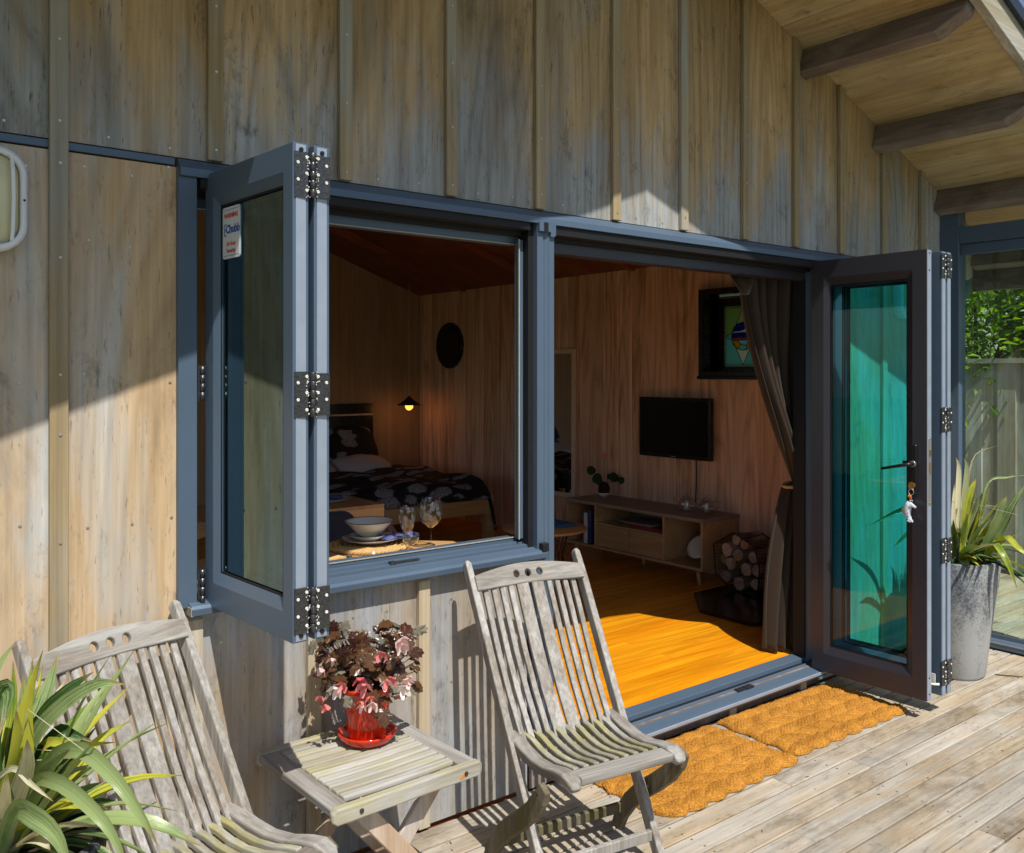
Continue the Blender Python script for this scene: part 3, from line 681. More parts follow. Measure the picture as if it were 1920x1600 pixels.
# sill
m = M(); m.prism([(-.004,.905),(-.052,.905),(-.055,.925),(-.047,.934),(.0,.945),(.0,.906)], 'x', .895, 2.262); obj('sill', m, alum, win, bevel=.0012)
m = M(); m.prism([(.001,.934),(.001,.953),(.022,.956),(.026,.946),(.032,.946),(.034,.962),(.048,.964),(.050,.950),(.062,.950),(.062,.93)], 'x', .922, 2.21); obj('sill_track', m, alum, win)
m = M(); m.box(.93, 2.23, .063, .119, .93, .975); obj('sill_rail', m, alum, win, bevel=.002)
m = M(); m.box(.93, 2.20, .060, .066, .9755, .9785); obj('sill_gasket', m, gasket, win)
m = M(); m.box(2.240, 2.272, -.056, -.024, .930, .962); obj('sill_end_cap', m, seal, win, bevel=.002)
m = M(); m.prism([(.892,.0),(.895,.003)]+[(.90,-.052),(.893,-.052)], 'z', .905, .93) ; fixn(obj('sill_end_cap', m, gasket, win))
m = M(); m.box(1.62, 1.72, .008, .02, .956, .962); m.box(1.60, 1.62, .004, .022, .955, .965); obj('sill_catch', m, hinge_m, win)
# sashes: nearly at right angles to the wall
def sash_T(x0, y0, ang):
    ca, sa = math.cos(ang), math.sin(ang)     # direction outwards: (sa, -ca); thickness direction +x-ish: (ca, sa)
    return lambda u, d, z: (x0 + sa*u + ca*d, y0 - ca*u + sa*d, z)
AN = math.atan2(.037, .548)
def sash(parent, x0, y0, ang, w, z0, z1, ins, gmat, fmat, name='sash'):
    T = sash_T(x0, y0, ang); m = M(); mitre(m, w, z0, z1, SASH, ins, T)
    s = fixn(obj(name, m, fmat, parent, bevel=.0012))
    gm = M(); a, b_, c, d = ins[0]-.006, w-ins[1]+.006, z0+ins[3]-.006, z1-ins[2]+.006
    gm.add([T(a,.019,c),T(b_,.019,c),T(b_,.019,d),T(a,.019,d),T(a,.024,c),T(b_,.024,c),T(b_,.024,d),T(a,.024,d)], [(0,1,2,3),(7,6,5,4),(0,4,5,1),(1,5,6,2),(2,6,7,3),(3,7,4,0)])
    fixn(obj('pane', gm, gmat, s))
    # rubber gasket round the glass
    gk = M(); t0 = .0
    for dd in (.0125, .030):
        mitre(gk, w, z0, z1, [(1,dd),(1.06,dd),(1.06,dd+.003),(1,dd+.003)], ins, T)
    fixn(obj('glazing_bead', gk, seal, s))
    return s, T
Z0, Z1 = .926, 2.214
s1, T1 = sash(win, .949, -.012, AN, .535, Z0, Z1, (.078,.072,.100,.105), glass_win, alum)
s2, T2 = sash(win, 1.010, -.008, AN, .535, Z0, Z1, (.078,.072,.100,.105), glass_win, alum)
# end strips of the two sashes, the sun on them put into a paler colour
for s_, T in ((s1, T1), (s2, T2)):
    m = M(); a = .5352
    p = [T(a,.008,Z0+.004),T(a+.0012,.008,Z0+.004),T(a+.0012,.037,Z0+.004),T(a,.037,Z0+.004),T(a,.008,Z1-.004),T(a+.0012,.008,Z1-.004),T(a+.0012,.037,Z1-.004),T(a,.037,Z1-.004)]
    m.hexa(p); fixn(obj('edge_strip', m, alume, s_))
ex, ey, _ = T1(.537, .0225, 0); ex2, ey2, _ = T2(.537, .0225, 0)
for zc in (2.132, 1.565, 1.008): hinge_set(win, (ex+ex2)/2, min(ey, ey2), zc, h=.118)
for zc in (2.196, .944):    # end caps screws
    for cx, cy in ((ex, ey), (ex2, ey2)):
        m2 = M(); m2.lathe([(.0065,0),(.0058,.0025),(.0001,.003)], (0,0,0), 10)
        m = M(); m.add([(cx+p[0], cy-.001-p[2], zc+p[1]) for p in m2.v], m2.f); obj('end_screw', m, blackm, win)
# butt hinges at the wall jamb
for zc in (1.59, .985):
    m = M(); m.box(.922, .944, -.026, -.022, zc-.052, zc+.052)
    for i in range(4): m.tube([(.934,-.030,zc-.052+i*.026+.001),(.934,-.030,zc-.052+i*.026+.025)], .0075, 8)
    obj('jamb_hinge', m, hinge_m, win)
# security sticker on the first sash's glass
stk = M(); su0, su1, sz0, sz1 = .083, .205, 2.018, 2.108
def TS(u, z, d=.0175): return T1(u, d, z)
def rrect(u0, u1, z0, z1, r, d, n=4):
    pts = []
    for (cu, cz, a0) in ((u1-r, z1-r, 0), (u0+r, z1-r, 90), (u0+r, z0+r, 180), (u1-r, z0+r, 270)):
        for i in range(n+1):
            a = R(a0+90*i/n); pts.append(T1(cu+r*math.cos(a), d, cz+r*math.sin(a)))
    return pts
def plate(u0, u1, z0, z1, r, d0, d1):
    a = rrect(u0,u1,z0,z1,r,d0); b_ = rrect(u0,u1,z0,z1,r,d1); n = len(a)
    m = M(); m.add(a+b_, [tuple(range(n)), tuple(range(2*n-1, n-1, -1))]+[(i,i+n,(i+1)%n+n,(i+1)%n) for i in range(n)]); return m
stick_w = simple('sticker_white', (.66,.68,.74), .5); stick_r = simple('sticker_red_print', (.55,.05,.04), .5); stick_b = simple('sticker_blue_print', (.02,.09,.32), .5)
SU0, SU1, SZ0, SZ1 = .084, .196, 2.002, 2.112
SZ1 = 2.104; SZ0 = 2.104 - .150
so = fixn(obj('sticker', plate(SU0, SU1, SZ0, SZ1, .008, .0165, .0185), stick_w, s1))
bo = M(); 
for (a0,a1,b0,b1) in ((SU0+.006,SU1-.006,SZ1-.009,SZ1-.0075),(SU0+.006,SU1-.006,SZ0+.0075,SZ0+.009)):
    bo.add([T1(a0,.0163,b0),T1(a1,.0163,b0),T1(a1,.0163,b1),T1(a0,.0163,b1)], [(0,1,2,3)])
bo_o = obj('sticker_border', bo, stick_b, s1)
def put_text(s, size, mat, u, z, bold=0, sx=1.0):
    me = text_mesh(s, size, mat, bold=bold)
    for v in me.vertices: v.co = Vector(T1(u - 0 + (v.co.x*sx), .0160 - v.co.z, z + v.co.y)) - Vector(wloc(s1))
    o = bpy.data.objects.new('sticker_lettering', me); COL.objects.link(o); o.parent = s1; return o
um = (SU0+SU1)/2
put_text('WARNING', .0185, stick_r, um, SZ1-.026, .0006)
put_text('Chubb', .034, stick_b, um+.011, SZ1-.066, .0011)
put_text('24 Hour', .0175, stick_r, um, SZ0+.042, .0003); put_text('Security', .0175, stick_r, um, SZ0+.022, .0003)
lg = M()
for k in range(2):
    pts = [T1(SU0+.020+.009*math.cos(R(a)), .0160, SZ1-.058-.017*k+.0085*math.sin(R(a))) for a in range(60, 301, 24)]
    lg.tube(pts, .0014, 5)
obj('sticker_emblem', lg, stick_b, s1)

# ------------------------------------------------------------------ DOOR
door = thing('bifold_door', 'slate grey aluminium bifold door folded open with teal tinted glass, handle and hanging keys', 'door', (3.2, 0, .06))
# mullion post
m = M(); m.prism([(2.232,-.030),(2.262,-.032),(2.263,-.029),(2.266,-.029),(2.267,-.032),(2.284,-.032),(2.285,-.030),(2.288,-.030),(2.289,-.033),(2.316,-.033),(2.316,.056),(2.232,.056)], 'z', .10, HT-.05); fixn(obj('mullion_post', m, alum, door, bevel=.001))
m = M(); m.prism([(2.232,2.205),(2.316,2.205),(2.316,2.16),(2.308,2.152),(2.290,2.152),(2.290,2.17),(2.232,2.17)], 'y', -.044, -.034); fixn(obj('post_cap', m, alum, door))
m = M(); m.box(2.255, 2.275, -.047, -.045, 2.165, 2.205); obj('post_notch', m, seal, door)
m = M(); m.box(4.135, 4.172, .0, .119, .10, HT-.056); obj('jamb', m, alum, door, bevel=.0015)
m = M(); m.box(4.125, 4.134, .05, .119, .13, 2.12); obj('jamb_liner', m, seal, door)
# head
m = M(); m.box(2.317, 4.172, -.026, .02, 2.165, 2.199); obj('head_track', m, seal, door)
m = M(); m.box(2.317, 4.172, .022, .05, 2.15, 2.185); obj('head_track', m, seal, door)
m = M(); m.box(2.317, 4.134, .052, .119, 2.105, 2.19); obj('head_rail', m, alumw, door, bevel=.003)
# sill
m = M(); m.prism([(.058,.10),(.058,.125),(.118,.128),(.130,.128),(.130,.06),(.058,.06)], 'x', 2.317, 4.134); obj('sill_rail', m, alum, door, bevel=.002)
m = M(); m.box(2.317, 4.134, .030, .058, .07, .103); obj('sill_groove', m, seal, door)
m = M(); m.prism([(-.060,.062),(-.064,.075),(-.060,.086),(-.050,.089),(-.004,.097),(-.002,.095),(.0,.097),(.028,.101),(.030,.106),(.034,.106),(.034,.062)], 'x', 2.30, 4.15); obj('sill', m, alum, door, bevel=.0008)
m = M(); m.box(2.30, 4.15, -.0675, -.0615, .072, .088); obj('sill_nosing', m, alume, door, bevel=.002)
m = M(); m.box(3.56, 3.62, -.010, .022, .101, .107); m.box(3.50,3.555,-.008,.018,.1005,.108); obj('sill_drain', m, hinge_m, door)
m = M(); m.box(4.11, 4.15, -.05, .02, .098, .125); m.box(4.152,4.168,-.055,-.01,.062,.10); obj('pivot_block', m, blackm, door, bevel=.004)
m = M(); m.tube([(4.158,-.062,.098),(4.172,-.075,.118)], .012, 8); obj('pivot_roller', m, salt, door)
DZ0, DZ1 = .095, 2.197
d1, TD1 = sash(door, 4.095, -.012, 0, .606, DZ0, DZ1, (.098,.098,.128,.132), glass_door, alumw, 'door_leaf')
d2, TD2 = sash(door, 4.212, -.006, R(1.0), .618, DZ0, DZ1, (.098,.098,.128,.132), glass_door, alum, 'door_leaf')
d3, TD3 = sash(door, 4.262, -.006, R(1.0), .618, DZ0, DZ1, (.098,.098,.128,.132), glass_door, alum, 'door_leaf')
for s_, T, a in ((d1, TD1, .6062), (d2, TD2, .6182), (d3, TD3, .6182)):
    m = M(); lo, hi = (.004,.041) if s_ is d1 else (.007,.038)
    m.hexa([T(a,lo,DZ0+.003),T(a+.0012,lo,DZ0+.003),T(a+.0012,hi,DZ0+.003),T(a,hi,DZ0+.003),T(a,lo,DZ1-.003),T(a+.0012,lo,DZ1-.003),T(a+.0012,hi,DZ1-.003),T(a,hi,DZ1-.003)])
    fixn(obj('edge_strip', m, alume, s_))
for zz in (2.18, 2.10, .20, .125):
    x_, y_, _ = TD1(.6075, .0225, 0); m2 = M(); m2.lathe([(.004,0),(.0036,.0012),(.0001,.0014)], (0,0,0), 8)
    m = M(); m.add([(x_+p[0], y_-.0008-p[2], zz+p[1]) for p in m2.v], m2.f); obj('edge_screw', m, blackm, d1)
xa, ya, _ = TD2(.6195, .0225, 0); xb, yb, _ = TD3(.6195, .0225, 0)
for zc in (2.13, 1.40, .78, .20): hinge_set(door, (xa+xb)/2, min(ya, yb), zc, h=.118)
# lock face plate on the leaf's edge
x_, y_, _ = TD1(.6076, .0225, 0)
m = M(); m.box(x_-.011, x_+.011, y_-.0022, y_, 1.005, 1.317); obj('lock_plate', m, screwm, d1, bevel=.0008)
m = M(); m.box(x_-.005, x_+.005, y_-.0075, y_-.0023, 1.235, 1.262); m.box(x_-.005, x_+.005, y_-.0045, y_-.0023, 1.15, 1.205); m.ball((x_, y_-.003, 1.015), .004, 6, 4); obj('lock_bolt', m, brass, d1)
# handle set, on the -X face
m = M(); hx = 4.095
m.box(hx-.011, hx-.0005, -.574, -.546, 1.045, 1.285); obj('handle_plate', m, blackm, d1, bevel=.003)
m = M(); m.tube([(hx-.010,-.560,1.195),(hx-.050,-.560,1.195),(hx-.058,-.552,1.194),(hx-.060,-.43,1.166)], [.011,.009,.009,.0065], 10); obj('lever_handle', m, blackm, d1)
m = M(); m.tube([(hx-.011,-.560,1.195),(hx-.022,-.560,1.195)], .015, 12); obj('handle_rose', m, screwm, d1)
m = M(); m.tube([(hx-.012,-.560,1.095),(hx-.024,-.560,1.095)], .0115, 12); obj('lock_cylinder', m, brass, d1)
m = M(); m.tube([(4.142,-.560,1.195),(4.17,-.560,1.195),(4.175,-.55,1.195),(4.178,-.46,1.19)], .008, 8); obj('lever_handle', m, blackm, d1)
# tilted catch bracket low between the leaves
m = M(); m.box(4.180, 4.184, -.615, -.580, .150, .205); m.tube([(4.172,-.64,.165),(4.150,-.60,.16),(4.148,-.59,.20)], .006, 6); obj('catch', m, salt, d2)
keys = thing('key_ring', 'bunch of keys with a fluffy grey animal charm hanging from the door lock', 'keys', (hx-.03, -.56, 1.05))
kx = hx-.033
m = M(); m.lathe([(.0001,-.0012),(.015,-.0012),(.015,.0012),(.0001,.0012)], (0,0,0), 16)
kk = M(); kk.add([(kx+p[2]*1, -.562+p[0]*1.0, 1.094+p[1]*1.25) for p in m.v], m.f); kk.box(kx+.001, kx+.012, -.5645, -.5595, 1.091, 1.097); obj('key', kk, brass, keys)
kr = M(); kr.tube([(kx-.002, -.562+.0125*math.cos(R(a)), 1.066+.0145*math.sin(R(a))) for a in range(0, 361, 24)], .0016, 6, False); obj('ring', kr, screwm, keys)
kr = M(); kr.tube([(kx-.003,-.560,1.052),(kx-.004,-.556,1.036)], .005, 6); kr.ball((kx-.003,-.552,1.045), .007, 6, 4); kr.box(kx-.006,kx-.002,-.565,-.556,1.028,1.045); obj('bead', kr, rust, keys)
ch = M(); r3 = random.Random(5)
body = [(-.558,1.018,.012),(-.552,1.004,.016),(-.546,.990,.018),(-.544,.974,.018),(-.547,.958,.015),(-.553,.944,.011),(-.562,.934,.008),(-.568,.931,.006)]
ch.tube([(kx-.006, p[0], p[1]) for p in body], [p[2] for p in body], 10)
ch.tube([(kx-.006,-.553,1.012),(kx-.008,-.575,1.002),(kx-.008,-.588,.996)], [.012,.008,.005], 8); ch.ball((kx-.006,-.553,.955),.009,6,4)
for i in range(60):
    p = r3.choice(body); ch.ball((kx-.006+r3.uniform(-.012,.004), p[0]+r3.uniform(-1,1)*p[2], p[1]+r3.uniform(-.008,.008)), r3.uniform(.002,.005), 5, 3)
obj('animal_charm', ch, rubber, keys)

# ------------------------------------------------------------------ bulkhead lights
def bulkhead(cx, cz, label):
    t = thing('bulkhead_light', label, 'wall light', (cx, 0, cz), group='oval wall lights')
    def rr(w, h, r, n=6):
        p = []
        for (a, b_, a0) in ((w-r, h-r, 0), (-w+r, h-r, 90), (-w+r, -h+r, 180), (w-r, -h+r, 270)):
            for i in range(n+1):
                q = R(a0+90*i/n); p.append((a+r*math.cos(q), b_+r*math.sin(q)))
        return p
    o_ = rr(.082, .136, .070); i_ = rr(.066, .120, .056); n = len(o_); m = M(); rings = []
    for pts, y in ((o_, -.001), (o_, -.050), (i_, -.056), (i_, -.030)): rings += [(cx+p[0], y, cz+p[1]) for p in pts]
    m.add(rings, [(k*n+i, k*n+(i+1) % n, (k+1)*n+(i+1) % n, (k+1)*n+i) for k in range(3) for i in range(n)], True)
    fixn(obj('housing', m, white_p, t))
    m = M(); pr = []
    for k in range(5):
        s_ = math.cos(k*math.pi/8.6); y = -.030-.026*math.sin(k*math.pi/8)
        pr += [(cx+p[0]*.99*s_, y, cz+p[1]*.99*(s_ if k else 1)) for p in i_]
    m.add(pr, [(k*n+i, k*n+(i+1) % n, (k+1)*n+(i+1) % n, (k+1)*n+i) for k in range(4) for i in range(n)]+[tuple(4*n+i for i in range(n))], True)
    fixn(obj('diffuser', m, diff_m, t))
    for dx in (-.045, 0, .045):
        h = .112 if dx else .124
        m = M(); m.sweep([(cx+dx, -.050, cz-h), (cx+dx*1.02, -.062, cz-h*.7), (cx+dx*1.05, -.066, cz), (cx+dx*1.02, -.062, cz+h*.7), (cx+dx, -.050, cz+h)], (1,0,0), .009, .006)
        obj('guard_bar', m, white_p, t, bevel=.001)
    for sx in (-1, 1):
        m = M(); m.ball((cx+sx*.074, -.053, cz), .0035, 8, 4); obj('screw', m, blackm, t)
    return t
bulkhead(.383, 2.074, 'white oval bulkhead light at the left edge, on the plywood left of the first batten')
bulkhead(5.005, 2.070, 'white oval bulkhead light on the plywood behind the teal glass door')

# ------------------------------------------------------------------ glass screen at the right
scr = thing('glass_screen', 'dark framed floor-to-header glass screen at the right of the deck, behind the potted plant', 'glass screen', (5.5, -.7, 0))
m = M(); m.box(5.472, 5.56, -.115, .0, .01, 2.64); obj('corner_post', m, alum, scr, bevel=.002)
m = M(); m.box(5.472, 5.53, -1.62, -.117, 2.40, 2.50); obj('header', m, alum, scr, bevel=.002)
m = M(); m.box(5.495, 5.54, -1.62, -.117, 2.335, 2.398); obj('header', m, alum, scr, bevel=.002)
m = M(); m.prism([(5.472,.012),(5.56,.012),(5.56,.075),(5.51,.085),(5.508,.06),(5.472,.055)], 'y', -1.62, -.117); fixn(obj('bottom_rail', m, alum, scr, bevel=.001))
m = M(); m.box(5.470, 5.474, -1.62, -.117, .040, .052); obj('rail_strip', m, alume, scr)
m = M(); m.box(5.478, 5.55, -1.70, -1.622, .01, 2.50); obj('end_post', m, alum, scr, bevel=.002)
m = M(); m.box(5.512, 5.518, -1.62, -.117, .08, 2.34); obj('pane', m, glass_scr, scr)

# ================================================================== FURNITURE OUTSIDE
def top_rail(width, x_lean):
    """arched board with three holes, in local (x, along) plane -> later leaned"""
    bm = bmesh.new(); L = []
    n = 12; h0, h1 = -.040, .030
    out = [(-width/2 + width*i/n, h0 + .010*math.sin(math.pi*i/n)) for i in range(n+1)]
    out += [(width/2 - width*i/n, h1-.022 + .030*math.sin(math.pi*i/n)) for i in range(n+1)]
    def loop(p):
        vs_ = [bm.verts.new((a, 0, b_)) for a, b_ in p]
        return [bm.edges.new((vs_[i], vs_[(i+1) % len(vs_)])) for i in range(len(vs_))]
    E = loop(out)
    for cx in (-.048, 0, .048): E += loop([(cx+.0125*math.cos(R(a)), .002+.0125*math.sin(R(a))) for a in range(0, 360, 24)])
    bmesh.ops.triangle_fill(bm, edges=E, use_beauty=True)
    geom = bm.faces[:]; r = bmesh.ops.extrude_face_region(bm, geom=geom)
    bmesh.ops.translate(bm, vec=(0, .020, 0), verts=[v for v in r['geom'] if isinstance(v, bmesh.types.BMVert)])
    bmesh.ops.recalc_face_normals(bm, faces=bm.faces)
    for v in bm.verts: v.co.y += -.010 + .35*(v.co.x)**2 * -1   # slightly dished
    return bm
LEAN = (.945-.42)/.30           # z per back distance
def make_chair(label):
    t = thing('folding_chair', label, 'chair', (0,0,0), 0, 'weathered teak folding chairs')
    back = Vector((0, .30, .525)).normalized(); bn = Vector((0, -back.z, back.y))
    for sx in (-1, 1):
        x = sx*.224
        m = M(); top = Vector((x*1.02,.30,.945)); ft = Vector((x*.96,-.24,.004)); pts = [top+back*.0]
        pts = [top.lerp(ft, k/10) for k in range(11)]
        pts[0] = top; tp = [.72] + [1]*10
        m.sweep([top+back*.012]+pts, (1,0,0), .026, .040, taper=[.45,.85]+[1]*10); obj('back_post', m, teak, t, local=True, bevel=.004, seg=2)
        m = M(); x2 = sx*.262
        pts = [(x2,-.285,.400),(x2,-.265,.365),(x2,-.215,.305),(x2,-.15,.250),(x2,-.07,.190),(x2,.0,.125),(x2,.05,.060),(x2,.075,.004)]
        m.sweep(pts, (1,0,0), .026, .055, taper=[.75,1,1.05,1.1,1.1,1.05,.98,.9]); obj('front_leg', m, teakd, t, local=True, bevel=.005, seg=2)
        m = M(); x3 = sx*.196
        prof = [(.045,.430),(-.0,.424),(-.06,.408),(-.13,.398),(-.20,.403),(-.265,.418),(-.305,.422),(-.335,.413),(-.35,.400)]
        m.sweep([(x3, y, z) for y, z in prof], (1,0,0), .046, .032, taper=[.9,1,1,1,1,1.05,1.1,1.0,.7]); obj('seat_rail', m, teaks, t, local=True, bevel=.006, seg=2)
    for i in range(9):
        x = -.150 + .0375*i; m = M()
        m.sweep([(x,.03,.428),(x,-.025,.423),(x,-.075,.410),(x,-.13,.404),(x,-.19,.408),(x,-.245,.420),(x,-.282,.425)], (1,0,0), .020, .018)
        obj('seat_slat', m, teaky, t, local=True, bevel=.004, seg=2)
    m = M(); m.sweep([(-.172,-.312,.418),(0,-.315,.420),(.172,-.312,.418)], (0,1,0), .062, .026); obj('front_rail', m, teakh, t, local=True, bevel=.005, seg=2)
    m = M(); m.sweep([(-.172,.020,.395),(.172,.020,.395)], (0,1,0), .030, .022); obj('rear_rail', m, teakh, t, local=True, bevel=.003)
    # back
    org = Vector((0,.0,.42)); 
    def bp(x, s, off=0): q = org + back*s; return (x, q.y + bn.y*off, q.z + bn.z*off)
    bm = top_rail(.444, 0); me = bpy.data.meshes.new('top_rail')
    for v in bm.verts:
        q = org + back*(.545 + v.co.z*1.12) ; v.co = Vector((v.co.x, q.y + bn.y*(-v.co.y), q.z + bn.z*(-v.co.y)))
    bm.to_mesh(me); bm.free(); me.materials.append(teakh)
    o = obj('top_rail', me, None, t, local=True, bevel=.0025)
    xs = [-.182,-.148,-.114,-.080,-.031,.031,.080,.114,.148,.182]
    for i, x in enumerate(xs):
        w = .048 if i in (4,5) else .020
        m = M(); m.sweep([bp(x*.94,-.02,0), bp(x*.95,.04,-.004), bp(x*.97,.15,-.012), bp(x*.99,.28,-.012), bp(x,.40,-.006), bp(x,.515,.0)], (1,0,0), w, .015)
        obj('back_slat', m, teak, t, local=True, bevel=.003, seg=2)
    m = M(); m.sweep([bp(-.225,-.03,-.0),bp(.225,-.03,-.0)], (0,0,1), .032, .020); obj('lower_back_rail', m, teakh, t, local=True, bevel=.003)
    m = M(); m.sweep([(-.25,.045,.085),(.25,.045,.085)], (0,0,1), .035, .018); obj('stretcher', m, teakd, t, local=True, bevel=.003)
    m = M(); m.sweep([(-.225,-.185,.10),(.225,-.185,.10)], (0,0,1), .035, .018); obj('stretcher', m, teak, t, local=True, bevel=.003)
    for sx in (-1, 1):
        for py, pz in ((-.115,.222),(-.262,.375)):
            m = M(); m.tube([(sx*.243,py,pz),(sx*.279,py,pz)], .005, 8); obj('pivot_bolt', m, hinge_m, t, local=True)
    return t
chR = make_chair('grey slatted teak folding chair in front of the open doorway, right of the little table')
chR.location = (2.018, -.445, 0); chR.rotation_euler = (0,0,R(-9))
dup(chR, (.738, -.395, 0), R(20), 'grey slatted teak folding chair at the left, half behind the potted plant')

tb = thing('side_table', 'small slatted teak folding table between the two chairs, greened with moss', 'table', (1.335,-.308,0), R(1.5))
for sx in (-1, 1):
    m = M(); m.sweep([(sx*.215,.222,.452),(sx*.213,0,.450),(sx*.215,-.222,.452)], (1,0,0), .058, .022); obj('side_rail', m, teaks, tb, local=True, bevel=.004, seg=2)
for i in range(10):
    y = .195 - .0405*i; m = M()
    m.sweep([(-.184,y,.458),(-.09,y,.456),(0,y,.455),(.09,y,.456),(.184,y,.458)], (0,1,0), .031, .016); obj('top_slat', m, teakx, tb, local=True, bevel=.0045, seg=2)
for y, s in ((-.232,1), (.232,1)):
    m = M(); m.sweep([(-.250,y,.447),(-.236,y,.447),(-.12,y,.447),(0,y,.447),(.12,y,.447),(.236,y,.447),(.250,y,.447)], (0,1,0), .028, .044, taper=[.55,1,1,1,1,1,.55]); obj('end_rail', m, teakx, tb, local=True, bevel=.005, seg=2)
for y, dy in ((-.192,0), (.192,0)):
    m = M(); m.sweep([(-.15,y,.436),(.215,y,.004)], (0,1,0), .022, .052); obj('leg', m, teakl, tb, local=True, bevel=.003)
    yy = y + (.026 if y < 0 else -.026)
    m = M(); m.sweep([(.15,yy,.436),(-.215,yy,.004)], (0,1,0), .022, .052); obj('leg', m, teakl, tb, local=True, bevel=.003)
m = M(); m.sweep([(.19,-.19,.035),(.19,.19,.035)], (0,0,1), .04, .018); obj('stretcher', m, teak, tb, local=True)
m = M(); m.sweep([(-.19,-.165,.035),(-.19,.165,.035)], (0,0,1), .04, .018); obj('stretcher', m, teak, tb, local=True)
for sx in (-.165, .185):
    m = M(); m.tube([(sx,-.2465,.447),(sx,-.2495,.447)], .0065, 10); obj('bolt_head', m, hinge_m, tb, local=True)
    if sx > 0:
        m = M(); rp5 = [(sx-.024,.436),(sx-.010,.434),(sx+.004,.440),(sx+.006,.449),(sx-.003,.452),(sx-.014,.444)]
        m.prism(rp5, 'y', -.2468, -.24635); fixn(obj('rust_mark', m, rust, tb, local=True))

# ------------------------------------------------------------------ coir mats
def coir_mat(name, label, cx, cy, L, W, ang, round_left, seed, notch=0):
    rg = random.Random(seed); nx, ny = 190, 100; m = M(); ca, sa = math.cos(ang), math.sin(ang)
    def edge(u):  # scalloped long edges
        return .020*(1-abs(math.sin(u*math.pi*7))**.7)
    def height(u, v):
        x = u*L; y = v*W; b_ = y/(W/6)
        row = math.floor(b_); fr = b_-row; sg_ = 1 if row % 2 else -1
        k = ((x + sg_*.95*(fr-.5)*W/6)/.125 + (row % 2)*.5) % 1.0
        bulge = (abs(math.sin(math.pi*k))**.40) * (abs(math.sin(math.pi*min(max(fr,0),1)))**.28)
        strand = .5+.5*math.sin((x*sg_ + y*1.2)*2*math.pi/.021)
        e = min(u*L, (1-u)*L, v*W, (1-v)*W); ed = min(1, max(e, 0)/.026)**.6
        return .004 + .0095*bulge*ed + .011*ed + .005*strand*bulge
    P = {}
    for i in range(nx+1):
        u = i/nx
        for j in range(ny+1):
            v = j/ny
            yy = (v-.5)*W; lim = W/2 - edge(u)*(1 if v < .5 else .6)
            if round_left:
                d = u*L; r_ = .12
                if d < r_: lim = min(lim, W/2 - r_ + math.sqrt(max(0, r_*r_-(r_-d)**2)))
            yy = yy/(W/2)*lim; xx = (u-.5)*L + .008*math.sin(v*math.pi*6)*(1 if u > .5 else -1)*abs(2*u-1)**6
            if notch: pass
            z = height(u, v) + rg.uniform(-.0018, .0018)
            P[i, j] = (xx*ca - yy*sa, xx*sa + yy*ca, z)
    vs_ = [P[i, j] for i in range(nx+1) for j in range(ny+1)]; base = len(vs_)
    vs_ += [(p[0], p[1], .0015) for p in vs_]
    def I(i, j): return i*(ny+1)+j
    fs = [(I(i,j), I(i+1,j), I(i+1,j+1), I(i,j+1)) for i in range(nx) for j in range(ny)]
    for i in range(nx): fs += [(I(i,0)+base, I(i+1,0)+base, I(i+1,0), I(i,0)), (I(i,ny), I(i+1,ny), I(i+1,ny)+base, I(i,ny)+base)]
    for j in range(ny): fs += [(I(0,j), I(0,j+1), I(0,j+1)+base, I(0,j)+base), (I(nx,j)+base, I(nx,j+1)+base, I(nx,j+1), I(nx,j))]
    m.add(vs_, fs, True)
    t = thing(name, label, 'doormat', (cx, cy, 0), 0, 'coir doormats at the door sill')
    obj('woven_body', m, coirm, t, local=True)
    f = M(); keys_ = list(P.keys())
    for q in range(15000):
        p = P[rg.choice(keys_)] if q > 2600 else P[rg.choice([(rg.randrange(nx+1), rg.choice((0, ny, 1))), (rg.choice((0, nx)), rg.randrange(ny+1))])]
        a = rg.uniform(0, 6.28); l_ = rg.uniform(.005, .011); w = .0006; el = rg.uniform(.05, .9)
        dx, dy, dz = math.cos(a)*l_*math.cos(el), math.sin(a)*l_*math.cos(el), l_*math.sin(el)*.8
        x0, y0, z0 = p[0]+rg.uniform(-.003,.003), p[1]+rg.uniform(-.003,.003), p[2]-.001
        f.add([(x0-math.sin(a)*w, y0+math.cos(a)*w, z0), (x0+math.sin(a)*w, y0-math.cos(a)*w, z0), (x0+dx, y0+dy, max(z0+dz, .001))], [(0,1,2)])
    fo = obj('coir_fibres', f, coirm, t, local=True, kind='stuff')
    return t
coir_mat('coir_doormat', 'golden coir doormat lying further right, under the teal door leaf', 3.738, -.262, .87, .46, R(-1.8), False, 11)
coir_mat('coir_doormat', 'golden coir doormat with a rounded end, next to the folding chair', 2.855, -.272, .82, .485, R(.6), True, 12)

